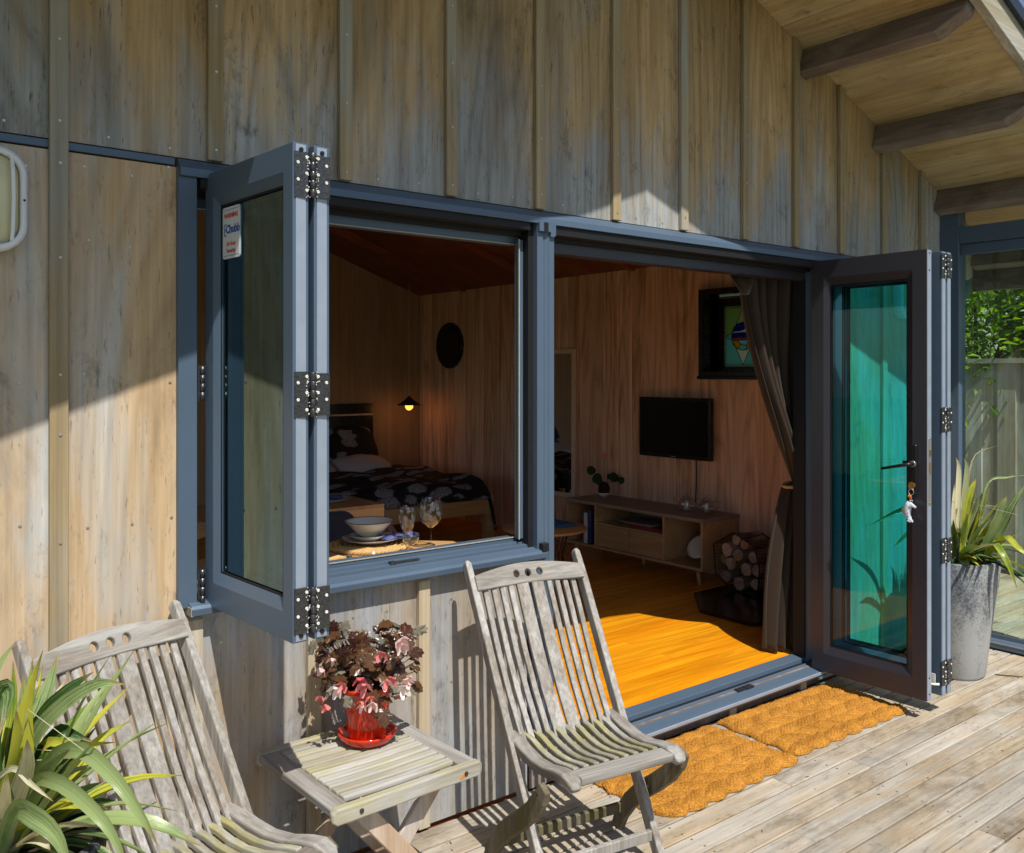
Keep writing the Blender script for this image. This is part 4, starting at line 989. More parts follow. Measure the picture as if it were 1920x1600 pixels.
# ------------------------------------------------------------------ leaves
def bez(pts, n):
    """Catmull-Rom through pts"""
    P = [Vector(p) for p in pts]; P = [P[0]*2-P[1]] + P + [P[-1]*2-P[-2]]; out = []
    segs = len(P)-3
    for k in range(n+1):
        t = k/n*segs; i = min(int(t), segs-1); u = t-i; a, b_, c, d = P[i:i+4]
        out.append(.5*((2*b_) + (c-a)*u + (2*a-5*b_+4*c-d)*u*u + (-a+3*b_-3*c+d)*u**3))
    return out
def strap(pts, w, n=12, facing=None, twist=0, fold=.22):
    c = bez(pts, n); m = M(); vs_ = []
    for i, p in enumerate(c):
        d = (c[min(i+1, n)] - c[max(i-1, 0)]).normalized()
        up = Vector((0,0,1)); s = d.cross(up)
        if s.length < .15: s = Vector(facing or (1,0,0)).cross(d)
        if facing is not None:
            s2 = d.cross(Vector(facing)); s = s2 if s2.length > .1 else s
        s.normalize(); s.rotate(Matrix.Rotation(twist*i/n, 3, d)) if twist else None
        t = i/n; ww = w * (.55 + 1.1*t - .25*t*t if t < .35 else 1) * (1 - max(0, (t-.45)/.55)**1.8) ; ww = max(ww, .0008)
        nn = s.cross(d).normalized()
        vs_ += [p - s*ww/2 + nn*ww*fold, p - nn*0, p + s*ww/2 + nn*ww*fold]
    fs = []
    for i in range(n):
        o = 3*i; fs += [(o, o+1, o+4, o+3), (o+1, o+2, o+5, o+4)]
    m.add(vs_, fs, True)
    # real thickness: second skin
    th = .0006; k = len(m.v); m.uv = [(q % 3/2, q//3/n) for q in range(k)]*2; m.v += [(a, b_, c_-th) for a, b_, c_ in m.v[:k]]; m.f += [tuple(q+k for q in reversed(f)) for f in fs]; m.sm += [True]*len(fs)
    return m
VIEW = Vector((-.62,-.785,.25))
def tall_pot(name, label, cx, cy, H, rt, rb, mat):
    t = thing(name, label, 'planter', (cx, cy, 0))
    def sq(r, z, k=28, e=3.0):
        out = []
        for j in range(k):
            a = 2*math.pi*j/k; c, s = math.cos(a), math.sin(a); q = (abs(c)**e+abs(s)**e)**(-1/e); out.append((r*q*c*.98, r*q*s*.98, z))
        return out
    prof = [(rb*.3,.002),(rb,.002),(rb*1.03,.012),(rb+(rt-rb)*.25,H*.25),(rb+(rt-rb)*.5,H*.5),(rb+(rt-rb)*.75,H*.75),(rt,H-.006),(rt-.004,H),(rt-.020,H),(rt-.024,H-.006),(rt-.03,H-.07)]
    m = M(); vs_ = []; k = 28
    for r_, z in prof: vs_ += sq(r_, z, k, 2.25)
    fs = [(i*k+j, i*k+(j+1) % k, (i+1)*k+(j+1) % k, (i+1)*k+j) for i in range(len(prof)-1) for j in range(k)]
    m.add(vs_, fs, True); o = obj('pot', m, mat, t, local=True)
    m = M(); v = sq(rt-.027, H-.045, k, 2.25); m.add(v+[(0,0,H-.035)], [(j,(j+1) % k, k) for j in range(k)]); obj('soil', m, soil, t, local=True, kind=None)
    return t
def plant(t, cx, cy, z, heroes, nrand, seed, Lr=(.25,.5), w=(.018,.03), avoid=None):
    rg = random.Random(seed)
    for pts, ww, mat in heroes:
        obj('leaf', strap(pts, ww, 14, VIEW), mat, t)
    for i in range(nrand):
        a = rg.uniform(0, 2*math.pi); L = rg.uniform(*Lr); el = rg.uniform(.35, 1.45); r0 = rg.uniform(0, .06)
        if avoid and avoid(a): L *= .6; el = max(el, .95)
        dx, dy = math.cos(a), math.sin(a); x0, y0 = cx+dx*r0, cy+dy*r0
        p = [(x0, y0, z)]; ce, se = math.cos(el), math.sin(el); droop = rg.uniform(.1, .75)*L
        for k in (.35, .7, 1.0):
            p.append((x0+dx*L*ce*k + rg.uniform(-.01,.01), y0+dy*L*ce*k, z + L*se*k - droop*k*k*ce))
        mat = rg.choices((leaf_g, leaf_y, leaf_d), (5, 4.2, .8))[0]
        obj('leaf', strap(p, rg.uniform(*w), 10, None, rg.uniform(-.8,.8)), mat, t)
    for i in range(10):  # dry thin stalks
        a = rg.uniform(0, 6.28); L = rg.uniform(.2, .42); m = M()
        m.tube([(cx, cy, z), (cx+math.cos(a)*L*.3, cy+math.sin(a)*L*.3, z+L*.75), (cx+math.cos(a)*L*.8, cy+math.sin(a)*L*.8, z+L*rg.uniform(.6,.95))], [.0016,.0011,.0005], 4); obj('dry_stalk', m, leaf_d, t)
pl = tall_pot('potted_strap_plant', 'strappy green plant in a dark speckled pot in the bottom left corner', .305, -.67, .69, .20, .13, concr_d)
HL = [([(.344,-.678,.72),(.368,-.80,.875),(.40,-.913,.93),(.432,-1.003,.908),(.464,-1.053,.851),(.49,-1.075,.79)], .036, leaf_g),
      ([(.327,-.665,.70),(.34,-.803,.843),(.362,-.922,.885),(.392,-1.022,.87),(.42,-1.069,.825),(.441,-1.086,.75)], .034, leaf_g),
      ([(.327,-.665,.70),(.35,-.747,.893),(.384,-.812,.977),(.435,-.878,1.032),(.479,-.912,1.032)], .036, leaf_g),
      ([(.327,-.665,.70),(.365,-.72,.912),(.402,-.775,.993),(.447,-.81,1.035)], .034, leaf_g),
      ([(.345,-.615,.70),(.377,-.705,.872),(.423,-.766,.883),(.485,-.815,.889)], .022, leaf_y),
      ([(.293,-.766,.70),(.298,-.897,.841),(.311,-1.009,.871),(.335,-1.054,.846),(.353,-1.068,.783)], .044, leaf_g),
      ([(.269,-.70,.80),(.3,-.835,.895),(.324,-.892,.88),(.35,-.938,.858)], .014, leaf_d),
      ([(.319,-.658,.70),(.302,-.645,.872),(.314,-.655,.979),(.323,-.688,.986),(.296,-.743,.926)], .05, leaf_g),
      ([(.319,-.658,.70),(.339,-.649,.875),(.364,-.643,.943),(.385,-.635,.974)], .03, leaf_g),
      ([(.302,-.645,.70),(.293,-.574,.873),(.323,-.534,.989),(.358,-.536,1.048)], .022, leaf_g),
      ([(.319,-.658,.70),(.36,-.691,.829),(.402,-.725,.902),(.423,-.741,.9),(.457,-.768,.881)], .03, leaf_g)]
plant(pl, .305, -.67, .67, [(a, w*.82, c) for a, w, c in HL], 90, 21, (.24,.48), (.018,.038))
pr_ = tall_pot('potted_strap_plant', 'yellow-green strappy plant in a tall grey mottled concrete pot behind the door', 4.90, -.375, .625, .215, .135, concr)
HR = [([(4.852,-.415,.60),(4.841,-.406,.908),(4.845,-.409,1.107),(4.80,-.417,1.175)], .03, leaf_d),
      ([(4.852,-.415,.60),(4.863,-.423,.879),(4.879,-.436,1.10),(4.85,-.438,1.169)], .034, leaf_d),
      ([(4.874,-.432,.60),(4.879,-.436,.879),(4.906,-.457,1.164),(4.956,-.561,1.239)], .008, leaf_d),
      ([(4.852,-.415,.60),(4.79,-.471,.895),(4.80,-.493,1.006),(4.819,-.516,1.073)], .04, leaf_y),
      ([(4.93,-.45,.60),(4.956,-.561,.774),(4.959,-.626,.923),(5.025,-.678,1.048)], .045, leaf_g),
      ([(4.942,-.485,.60),(4.882,-.566,.727),(4.832,-.654,.665),(4.881,-.692,.514)], .04, leaf_y),
      ([(4.96,-.47,.60),(4.926,-.6,.755),(4.875,-.687,.733),(4.875,-.751,.688)], .04, leaf_y),
      ([(4.919,-.468,.70),(4.964,-.503,1.022),(5.053,-.573,1.065),(5.143,-.644,1.079)], .012, leaf_g),
      ([(4.83,-.397,.60),(4.729,-.317,.851),(4.628,-.238,.894),(4.45,-.12,.808)], .04, leaf_g),
      ([(4.93,-.45,.60),(4.92,-.55,.80),(4.92,-.60,.93),(4.93,-.62,.98)], .045, leaf_g),
      ([(4.86,-.42,.60),(4.74,-.33,.78),(4.62,-.27,.78),(4.52,-.22,.70)], .035, leaf_g)]
plant(pr_, 4.90, -.375, .61, HR, 120, 33, (.22,.46), (.026,.044), avoid=lambda a: math.sin(a) > .55 or math.cos(a) < -.8)

# begonia in the red pot
bg_ = thing('begonia_pot', 'burgundy-leaved begonia with pink and white flowers in a glossy red pot on the little table', 'potted plant', (1.395,-.197,.4665))
rp_ = M(); rp_.lathe([(.001,.012),(.056,.012),(.058,.014),(.063,.05),(.070,.11),(.077,.158),(.082,.163),(.084,.176),(.081,.179),(.076,.177),(.073,.15),(.001,.145)], (0,0,0), 40); obj('pot', rp_, red_gl, bg_, local=True)
rs_ = M(); rs_.lathe([(.001,.0),(.070,.0),(.083,.010),(.092,.026),(.093,.032),(.089,.033),(.083,.026),(.070,.011),(.001,.010)], (0,0,0), 40); obj('saucer', rs_, red_gl, bg_, local=True)
so_ = M(); so_.lathe([(.0735,.153),(.001,.160)], (0,0,0), 16); obj('soil', so_, soil, bg_, local=True)
def beg_leaf(seed):
    rg = random.Random(seed); n = 22; pts = []
    for i in range(n):
        a = 2*math.pi*i/n - math.pi/2
        r = .5*(1+.15*math.cos(a)) * (1 + .45*max(0, math.cos((a-math.pi/2)*1.0))**3) * (1.0 + (.14 if i % 2 else -.10)) * rg.uniform(.92,1.08)
        pts.append((r*math.cos(a)*.85, r*math.sin(a)+.42))
    m = M(); vs_ = [(0,.28,-.02)]
    for x, y in pts: vs_.append((x*.5, .28+(y-.28)*.55, .05*math.sin(x*9+seed)+.02))
    for x, y in pts: vs_.append((x, y, -.14*(x*x+(y-.3)**2)+.09*math.sin(7*math.atan2(y-.3, x)+seed)))
    fs = [(0, 1+i, 1+(i+1) % n) for i in range(n)] + [(1+i, 1+n+i, 1+n+(i+1) % n, 1+(i+1) % n) for i in range(n)]
    m.add(vs_, fs, True); return m
lm = [beg_leaf(i).mesh('begonia_leaf', leaf_b) for i in range(5)]; ls = [beg_leaf(i+9).mesh('begonia_leaf', leaf_s) for i in range(3)]
rg = random.Random(44)
def put(me, name, parent, loc, nrm, roll, s):
    o = bpy.data.objects.new(name, me); COL.objects.link(o); o.parent = parent; o.location = loc
    q = Vector(nrm).to_track_quat('Z', 'Y').to_matrix() @ Matrix.Rotation(roll, 3, 'Z'); o.rotation_euler = q.to_euler(); o.scale = (s, s, s); return o
right = Vector((.785,-.62,0)); fwd_ = Vector((-.62,-.785,0))
stems = M()
for i in range(150):
    # canopy spread: wide mushroom, taller left and right lobes
    u = rg.uniform(-1, 1); d = rg.uniform(-1, 1); zz = rg.uniform(0, 1)
    lift = .30 if abs(u) > .25 else .22
    p = right*(u*.150) + fwd_*(d*.095) + Vector((0,0,.188 + zz*(lift-.125) - .02*(abs(u) > .75)*(1-zz)))
    p += Vector((0,0,.02*math.cos(u*2)))
    if rg.random() < .05: p = right*(rg.choice((-1,1))*rg.uniform(.03,.12)) + fwd_*(.088) + Vector((0,0,rg.uniform(.11,.16)))
    nr = (Vector((p.x, p.y, 0))*3 + Vector((0,0,rg.uniform(.15,.9))) + fwd_*.35 + Vector((rg.uniform(-.4,.4),)*3)).normalized()
    me = rg.choice(lm) if rg.random() < .82 else rg.choice(ls)
    put(me, 'leaf', bg_, p, nr, rg.uniform(0, 6.28), rg.uniform(.024, .050))
    stems.tube([(rg.uniform(-.03,.03), rg.uniform(-.03,.03), .125), tuple(p*.55+Vector((0,0,.07))), tuple(p)], .0014, 4)
obj('stems', stems, leaf_b, bg_, local=True, kind='stuff')
def petal_flower(mat_, nm_, seed):
    m = M(); r_ = random.Random(seed)
    for k in range(4):
        a = k*1.571+r_.uniform(-.25,.25); c, s = math.cos(a), math.sin(a); wv = r_.uniform(.36,.5)*(1 if k % 2 else .6)
        vs_ = [(0,0,0)]; 
        for t, w_ in ((.35,.26),(.7,wv),(1.05,.12)): vs_ += [(c*t*.8 - s*w_, s*t*.8 + c*w_, .75*t*t-.2*w_), (c*t*.8 + s*w_, s*t*.8 - c*w_, .75*t*t-.2*w_)]
        m.add(vs_, [(0,2,1),(1,2,4,3),(3,4,6,5)], True)
    return m.mesh(nm_, mat_)
fm = [petal_flower(pink,'flower',1), petal_flower(whitepet,'flower',2), petal_flower(coral,'flower',3)]
FL = [(.125,.315,0,.036),(.120,.295,1,.028),(-.120,.225,0,.024),(-.085,.255,0,.022),(-.075,.165,1,.030),(-.055,.175,2,.024),(-.105,.115,2,.026),(.010,.175,0,.034),(.0,.195,2,.030),(.0,.125,2,.022),(.002,.112,1,.020),(.035,.120,1,.026),(.030,.140,2,.022),(.085,.195,2,.03),(.075,.185,1,.026),(.125,.165,1,.030),(.135,.190,0,.026),(.06,.27,2,.026),(-.12,.14,2,.02),(.145,.20,1,.02)]
for u, z, k, s in FL:
    p = right*u + fwd_*(.112) + Vector((0,0,z+.035)); put(fm[k], 'flower', bg_, p, (fwd_ + right*u*3 + Vector((0,0,rg.uniform(-1.3,-.2)))).normalized(), rg.uniform(0,6), s*.95)

# ================================================================== FENCE, SHRUBS BEYOND
fn_ = thing('board_fence', 'tall grey vertical board fence seen through the glass screen at the right', 'fence', (7.8, 0, 0))
y = -3.0; i = 0
while y < 4.5:
    m = M(); dx = .0 if i % 2 == 0 else .014
    m.box(7.77+dx, 7.788+dx, y, y+.145, .0, 1.70); obj('fence_board', m, fencem, fn_, bevel=.002); y += .135; i += 1
m = M(); m.box(7.74, 7.84, -3.0, 4.6, 1.702, 1.742); obj('cap_rail', m, fencem, fn_)
m = M(); m.box(7.803, 7.85, -3.0, 4.6, .35, .44); m.box(7.803, 7.85, -3.0, 4.6, 1.3, 1.39); obj('fence_rail', m, fencem, fn_)
def bush(name, label, cx, cy, zc, r, n, seed, mats, ll=(.10,.21)):
    t = thing(name, label, 'shrub', (cx, cy, -.4)); rg = random.Random(seed)
    for mt, frac in mats:
        m = M()
        for i in range(int(n*frac)):
            a, b_ = rg.uniform(0, 6.28), math.acos(rg.uniform(-1, 1)); q = r*rg.uniform(.55, 1.0)*(1+.18*math.sin(3*a+seed)*math.sin(2*b_))
            p = Vector((cx+q*math.sin(b_)*math.cos(a)*.8, cy+q*math.sin(b_)*math.sin(a), zc+q*math.cos(b_)*1.1))
            d = (Vector((p.x-cx, p.y-cy, (p.z-zc)*.6+.3)).normalized() + Vector((rg.uniform(-1,1), rg.uniform(-1,1), rg.uniform(-.6,1)))*.8).normalized()
            L = rg.uniform(*ll); s = d.cross(Vector((rg.uniform(-1,1), rg.uniform(-1,1), 1))).normalized()*L*.115; dn = Vector((0,0,-.25*L))
            m.add([p, p+d*L*.45+s+dn*.1, p+d*L+dn, p+d*L*.45-s+dn*.1], [(0,1,2,3)])
        obj('foliage', m, mt, t, kind='stuff')
    m = M()
    for i in range(7):
        a = rg.uniform(0, 6.28); m.tube([(cx,cy,-.4),(cx+.1*math.cos(a),cy+.1*math.sin(a),zc-.5*r),(cx+.55*r*math.cos(a),cy+.55*r*math.sin(a),zc+.3*r)], [.04,.03,.012], 6)
    obj('trunk', m, bark, t); return t
bush('oleander_shrub', 'dense long-leaved green shrub rising just over the fence, left in the glass screen', 8.6, 1.2, 1.95, 1.15, 11000, 1, ((leaf_bush, .6), (leaf_bush2, .4)))
bush('oleander_shrub', 'lighter yellow-green shrub over the fence towards the picture\'s right edge', 9.1, -.1, 2.3, 1.3, 11000, 2, ((leaf_bush2, .6), (leaf_bush, .4)))
bush('oleander_shrub', 'shrub furthest back over the fence, behind the downpipe', 9.8, 2.9, 2.4, 1.5, 8000, 3, ((leaf_bush2, .6), (leaf_bush, .4)))

# ================================================================== INSIDE: television wall
tv = thing('television', 'black flat television hanging on the pine-lined wall above the low cabinet', 'television', (5.35, 1.97, 1.19))
m = M(); m.box(5.262, 5.305, 1.605, 2.325, .965, 1.432); obj('casing', m, black, tv, bevel=.008, seg=2)
m = M(); m.box(5.2605, 5.2618, 1.63, 2.30, .995, 1.410); obj('screen', m, screen_m, tv)
m = M(); m.box(5.306, 5.348, 1.85, 2.08, 1.08, 1.30); obj('bracket', m, blackm, tv)
m = M(); m.tube([(5.338,1.80,.97),(5.340,1.80,.80),(5.338,1.81,.60)], .004, 6); obj('cable', m, black, tv)
m = M(); m.box(5.2585,5.2603,1.94,1.99,.976,.981); obj('badge', m, screwm, tv)

mi = thing('wall_mirror', 'tall mirror in a pale wooden frame beside the post, reflecting the bed', 'mirror', (5.35, 3.38, .52))
def TX(xf): return lambda u, d, z: (xf - .028 + d, 3.635 - u, z)
m = M(); mitre(m, .475, .515, 1.835, [(0,0),(1,0),(1,.026),(0,.026)], (.042,.042,.042,.042), TX(5.35)); fixn(obj('frame', m, palewood, mi, bevel=.003))
m = M(); m.box(5.334, 5.338, 3.20, 3.595, .555, 1.795); obj('mirror_glass', m, mirror_m, mi)
ov = thing('oval_mirror', 'black oval mirror on the pine wall near the room corner', 'mirror', (5.35, 5.12, 1.91))
def oval(rx, rz, x0, x1, cy, cz, n=36):
    m = M(); a = [(x0, cy+rx*math.cos(2*math.pi*i/n), cz+rz*math.sin(2*math.pi*i/n)) for i in range(n)]; b_ = [(x1, p[1], p[2]) for p in a]
    m.add(a+b_, [tuple(range(n)), tuple(range(2*n-1, n-1, -1))]+[(i,i+n,(i+1)%n+n,(i+1)%n) for i in range(n)]); return m
fixn(obj('frame', oval(.245,.242,5.325,5.349,5.12,1.91), black, ov, bevel=.004)); fixn(obj('mirror_glass', oval(.205,.205,5.320,5.3245,5.12,1.91), dmirror, ov))

# stained glass window
sg = thing('stained_glass_window', 'small black-framed stained glass window with blue, white, green and amber panes, partly behind the curtain', 'window', (5.35, 1.46, 1.6))
m = M()
def TW(u, d, z): return (5.285 + d, 1.735 - u, z)
mitre(m, .545, 1.592, 2.245, [(0,0),(.85,0),(1,.01),(1,.19),(.6,.19),(.6,.064),(0,.064)], (.045,.045,.045,.045), TW); fixn(obj('box_frame', m, black, sg))
m = M(); m.box(5.275, 5.30, 1.178, 1.748, 1.575, 1.600); obj('window_sill', m, black, sg, bevel=.006)
GX = 5.455; gy0, gy1, gz0, gz1 = 1.285, 1.625, 1.668, 2.120     # glass area, centre y 1.455
m = M()
def TG(u, d, z): return (GX-.01+d, gy1+.05-u, z)
mitre(m, gy1-gy0+.1, gz0-.03, gz1+.06, [(0,0),(1,0),(1,.03),(0,.03)], (.05,.05,.06,.03), TG); fixn(obj('sash_frame', m, black, sg))
m = M(); m.box(GX-.02, GX+.01, gy1+.001, gy1+.0, gz0, gz1)
def stain(name, c, t=.8):
    mm, nt, n, l, b = nmat(name); n.remove(b); tr = n.new('ShaderNodeBsdfTransparent'); tr.inputs[0].default_value = (*[x*.55 for x in c], 1)
    tl = n.new('ShaderNodeBsdfTranslucent'); nz = n.new('ShaderNodeTexNoise'); nz.inputs['Scale'].default_value = 25
    mc = n.new('ShaderNodeMix'); mc.data_type = 'RGBA'; l.new(nz.outputs[0], mc.inputs[0]); mc.inputs[6].default_value = (*[x*.7 for x in c], 1); mc.inputs[7].default_value = (*c, 1); l.new(mc.outputs[2], tl.inputs[0])
    gs = n.new('ShaderNodeBsdfGlossy'); gs.inputs['Roughness'].default_value = .15; m1 = n.new('ShaderNodeMixShader'); m1.inputs[0].default_value = t; l.new(tr.outputs[0], m1.inputs[1]); l.new(tl.outputs[0], m1.inputs[2])
    m2 = n.new('ShaderNodeMixShader'); m2.inputs[0].default_value = .05; l.new(m1.outputs[0], m2.inputs[1]); l.new(gs.outputs[0], m2.inputs[2]); l.new(m2.outputs[0], n['Material Output'].inputs[0]); return mm
SC = dict(green=stain('green_stain',(.45,.62,.30)), aqua=stain('aqua_stain',(.35,.72,.70)), navy=stain('navy_stain',(.02,.05,.50)), pale=stain('pale_stain',(.85,.85,.80)), lime=stain('lime_stain',(.60,.66,.32)), amber=stain('amber_stain',(.80,.48,.05)), orange=stain('orange_stain',(.60,.20,.04)), sky=stain('sky_stain',(.45,.78,.90)))
cyy, czz = (gy0+gy1)/2, (gz0+gz1)/2; hw, hh = (gy1-gy0)/2, (gz1-gz0)/2
# 2D design in (a,b): a = left positive (towards +Y is image left), unit = half sizes; circle radius in world
rad = .105
def circ(a0, a1, n=8): return [(-rad*math.cos(R(a0+(a1-a0)*i/n)), rad*math.sin(R(a0+(a1-a0)*i/n))) for i in range(n+1)]
inb = .012; W_, H_ = hw-inb, hh-inb
D = {'top': (0, H_), 'bot': (0, -H_), 'l': (-W_*.92, 0), 'r': (W_*.92, 0)}
pieces = [('aqua', [(-W_,.0),(-.10,.03),(-.105,0),(-.10,-.03)]), ('aqua', [(W_,.0),(.10,-.03),(.105,0),(.10,.03)]),
 ('pale', [(-hw,-hh),(-hw,hh),(-W_,H_),(-W_,-H_)]), ('pale', [(hw,-hh),(W_,-H_),(W_,H_),(hw,hh)]), ('lime', [(-hw,hh),(hw,hh),(W_,H_),(-W_,H_)]), ('pale', [(-hw,-hh),(-W_,-H_),(W_,-H_),(hw,-hh)]),
 ('green', [(-W_,H_),(0,H_),(-.062,.088),(-.10,.03),(-W_,.0)]), ('green', [(W_,H_),(W_,.0),(.10,.03),(.062,.088),(0,H_)]), ('aqua', [(-W_,-H_),(-W_,0),(-.10,-.03),(-.062,-.088),(0,-H_)]), ('aqua', [(W_,-H_),(0,-H_),(.062,-.088),(.10,-.03),(W_,0)]),
 ('lime', [(0,H_),(.062,.088),(0,.105),(-.062,.088)]), ('pale', [(0,-H_),(-.062,-.088),(0,-.105),(.062,-.088)]),
 ('navy', [(-.098,.035),(-.085,.065),(-.055,.09),(0,.105),(.04,.095),(.012,.05),(-.03,.04)]), ('pale', [(.04,.095),(.075,.07),(.10,.03),(.04,.028),(-.098,.025),(-.098,.035),(-.03,.04),(.012,.05)]),
 ('navy', [(-.098,.025),(.04,.028),(.10,.03),(.105,-.005),(-.105,-.01)]), ('orange', [(-.105,-.01),(.105,-.005),(.10,-.03),(-.10,-.03)]),
 ('amber', [(-.10,-.03),(-.05,-.03),(-.02,-.06),(-.045,-.095),(-.085,-.065)]), ('sky', [(-.05,-.03),(.05,-.03),(.03,-.07),(-.02,-.06)]), ('aqua', [(-.02,-.06),(.03,-.07),(.035,-.10),(0,-.105),(-.045,-.095)]), ('amber', [(.05,-.03),(.10,-.03),(.085,-.065),(.035,-.10),(.03,-.07)])]
lead = M()
for c, poly in pieces:
    m = M(); P3 = [(GX, cyy - a, czz + b_) for a, b_ in poly]; n = len(P3); Q = [(GX+.003, p[1], p[2]) for p in P3]
    m.add(P3+Q, [tuple(range(n)), tuple(range(2*n-1, n-1, -1))]+[(i,i+n,(i+1)%n+n,(i+1)%n) for i in range(n)]); fixn(obj('pane', m, SC[c], sg))
    for i in range(n): lead.tube([(GX-.001, P3[i][1], P3[i][2]), (GX-.001, P3[(i+1) % n][1], P3[(i+1) % n][2])], .0026, 5)
obj('lead_lines', lead, black, sg)

# cabinet
cb = thing('low_cabinet', 'long low oak media cabinet with open shelves, two drawers and splayed legs under the television', 'cabinet', (5.13, 2.12, FZ))
m = M(); m.box(4.925, 5.335, 1.395, 2.83, .570, .598); obj('top', m, oaktop, cb, bevel=.003)
for yy in (1.400, 1.755, 2.475, 2.805):
    m = M(); m.box(4.93, 5.33, yy, yy+.018, .252, .5695); obj('side_panel', m, oak, cb, bevel=.001)
m = M(); m.box(4.93, 5.33, 1.400, 2.823, .232, .2515); obj('base_panel', m, oak, cb, bevel=.001)
m = M(); m.box(5.315, 5.33, 1.4185, 2.8045, .252, .5695); obj('back_panel', m, beamm, cb)
m = M(); m.box(4.935, 5.312, 1.7735, 2.4745, .425, .440); obj('shelf', m, oak, cb)
for a, b_ in ((1.776, 2.118), (2.124, 2.472)):
    m = M(); m.box(4.932, 5.29, a, b_, .256, .422); obj('drawer', m, oak, cb, bevel=.002)
for x, y in ((4.975,1.475),(5.27,1.475),(4.975,2.74),(5.27,2.74),(5.10,2.12)):
    m = M(); m.tube([(x,y,.2315),(x+(.0 if x<5.1 else .02), y+(-.012 if y<2 else .012), FZ)], [.020,.013], 12); obj('leg', m, oak, cb)
def single(name, m, mat, label, cat, loc=None, group=None, bevel=0):
    o = obj(name, m, mat, None, bevel=bevel); return tag(o, label, cat, group)
# things on and in the cabinet
an = thing('anthurium', 'small dark-leaved plant with one red flower in a white bowl on the cabinet', 'potted plant', (5.20,2.66,.599))
m = M(); m.lathe([(.001,.0),(.025,.0),(.045,.018),(.056,.034),(.052,.035),(.040,.02),(.001,.012)], (0,0,0), 20); obj('bowl', m, porc, an, local=True)
m = M(); m.ball((0,0,.06), .05, 12, 8, sz=1.3); obj('moss_ball', m, soil, an, local=True)
al = [(-.10,.21,.075,.7),(-.06,.14,.085,-.2),(.09,.15,.08,.3),(.135,.13,.06,-.9),(-.03,.12,.06,1.2),(.05,.16,.05,.4)]
hb = M(); hv = [(0,0,0)]; 
for a in range(0, 360, 30): hv.append((.5*math.sin(R(a)), .62*math.cos(R(a))*(1 if math.cos(R(a)) < 0 else .8)-.1, -.12*abs(math.sin(R(a)))))
hb.add(hv, [(0,i,i % 12+1) for i in range(1, 13)], True); hme = hb.mesh('anthurium_leaf', leaf_a)
for u, z, s, rl in al:
    p = right*u + Vector((0,0,z)); put(hme, 'leaf', an, p, (fwd_+Vector((0,0,.5))+right*u*2).normalized(), rl+3.1, s)
    m = M(); m.tube([(0,0,.08), tuple(p*.6+Vector((0,0,.05))), tuple(p)], .002, 5); obj('stem', m, leaf_a, an, local=True)
rf = M(); rf.add(hv, [(0,i,i % 12+1) for i in range(1, 13)], True); put(rf.mesh('red_spathe', coral), 'flower', an, right*.0+Vector((0,0,.335)), (fwd_+Vector((0,0,.2))).normalized(), 3.0, .045)
m = M(); m.tube([(0,0,.1),(.004,0,.335)], .002, 5); obj('stem', m, leaf_a, an, local=True)
def teaglass(y, x, r, label):
    t = thing('glass_teapot', label, 'teapot', (x, y, .599))
    m = M(); m.lathe([(.001,.002),(r*.9,.002),(r,.02),(r*1.02,.05),(r*.9,.085),(r*.72,.098),(r*.72,.104),(r*.68,.104),(r*.70,.096),(r*.86,.083),(r*.97,.05),(r*.95,.022),(r*.85,.008),(.001,.007)], (0,0,0), 24); obj('vessel', m, clear, t, local=True)
    m = M(); m.lathe([(r*.72,.105),(r*.5,.115),(.010,.118),(.010,.128),(.013,.134),(.001,.138)], (0,0,0), 20); obj('lid', m, clear, t, local=True)
    m = M(); m.tube([tuple(-right*(-r*.9-.002)+Vector((0,0,.09))), tuple(right*(r+.045)+Vector((0,0,.085))), tuple(right*(r+.04)+Vector((0,0,.045))), tuple(right*(r*.95)+Vector((0,0,.03)))], .004, 8); obj('handle', m, clear, t, local=True)
    m = M(); m.tube([tuple(-right*(r*.9)+Vector((0,0,.05))), tuple(-right*(r+.03)+Vector((0,0,.08))), tuple(-right*(r+.035)+Vector((0,0,.10)))], [.010,.007,.006], 8); obj('spout', m, clear, t, local=True)
    m = M(); m.lathe([(.001,.010),(r*.35,.010),(r*.35,.075),(.001,.075)], (0,0,0), 16); obj('infuser', m, salt, t, local=True)
    return t
teaglass(1.73, 5.15, .062, 'glass teapot with a handle at the cabinet\'s right end, left of the other jug')
teaglass(1.56, 5.17, .052, 'glass jug nearest the cabinet\'s right end')
bk1 = M(); bk1.box(4.945, 5.11, 2.600, 2.634, .2525, .495); single('standing_book', bk1, whitep, 'white-spined book standing in the cabinet\'s left compartment, in front of the dark blue one', 'book', bevel=.002)
bk2 = M(); bk2.box(4.955, 5.12, 2.562, 2.597, .2525, .520); single('standing_book', bk2, rim, 'dark blue book standing in the cabinet\'s left compartment', 'book', bevel=.002)
for i, (z, c, lb) in enumerate(((.4405, redp, 'red flat game box at the bottom of the pile on the cabinet\'s middle shelf'), (.4605, redp, 'dark red flat box on top of the pile on the cabinet\'s middle shelf'))):
    m = M(); m.box(4.99, 5.24, 1.86+i*.08, 2.16+i*.12, z, z+.0185); single('flat_box', m, c if i == 0 else beamm, lb, 'box', bevel=.002)
sh_ = thing('shell_bowl', 'white scalloped shell-shaped bowl on edge in the cabinet\'s right compartment', 'bowl', (5.10,1.55,.2525))
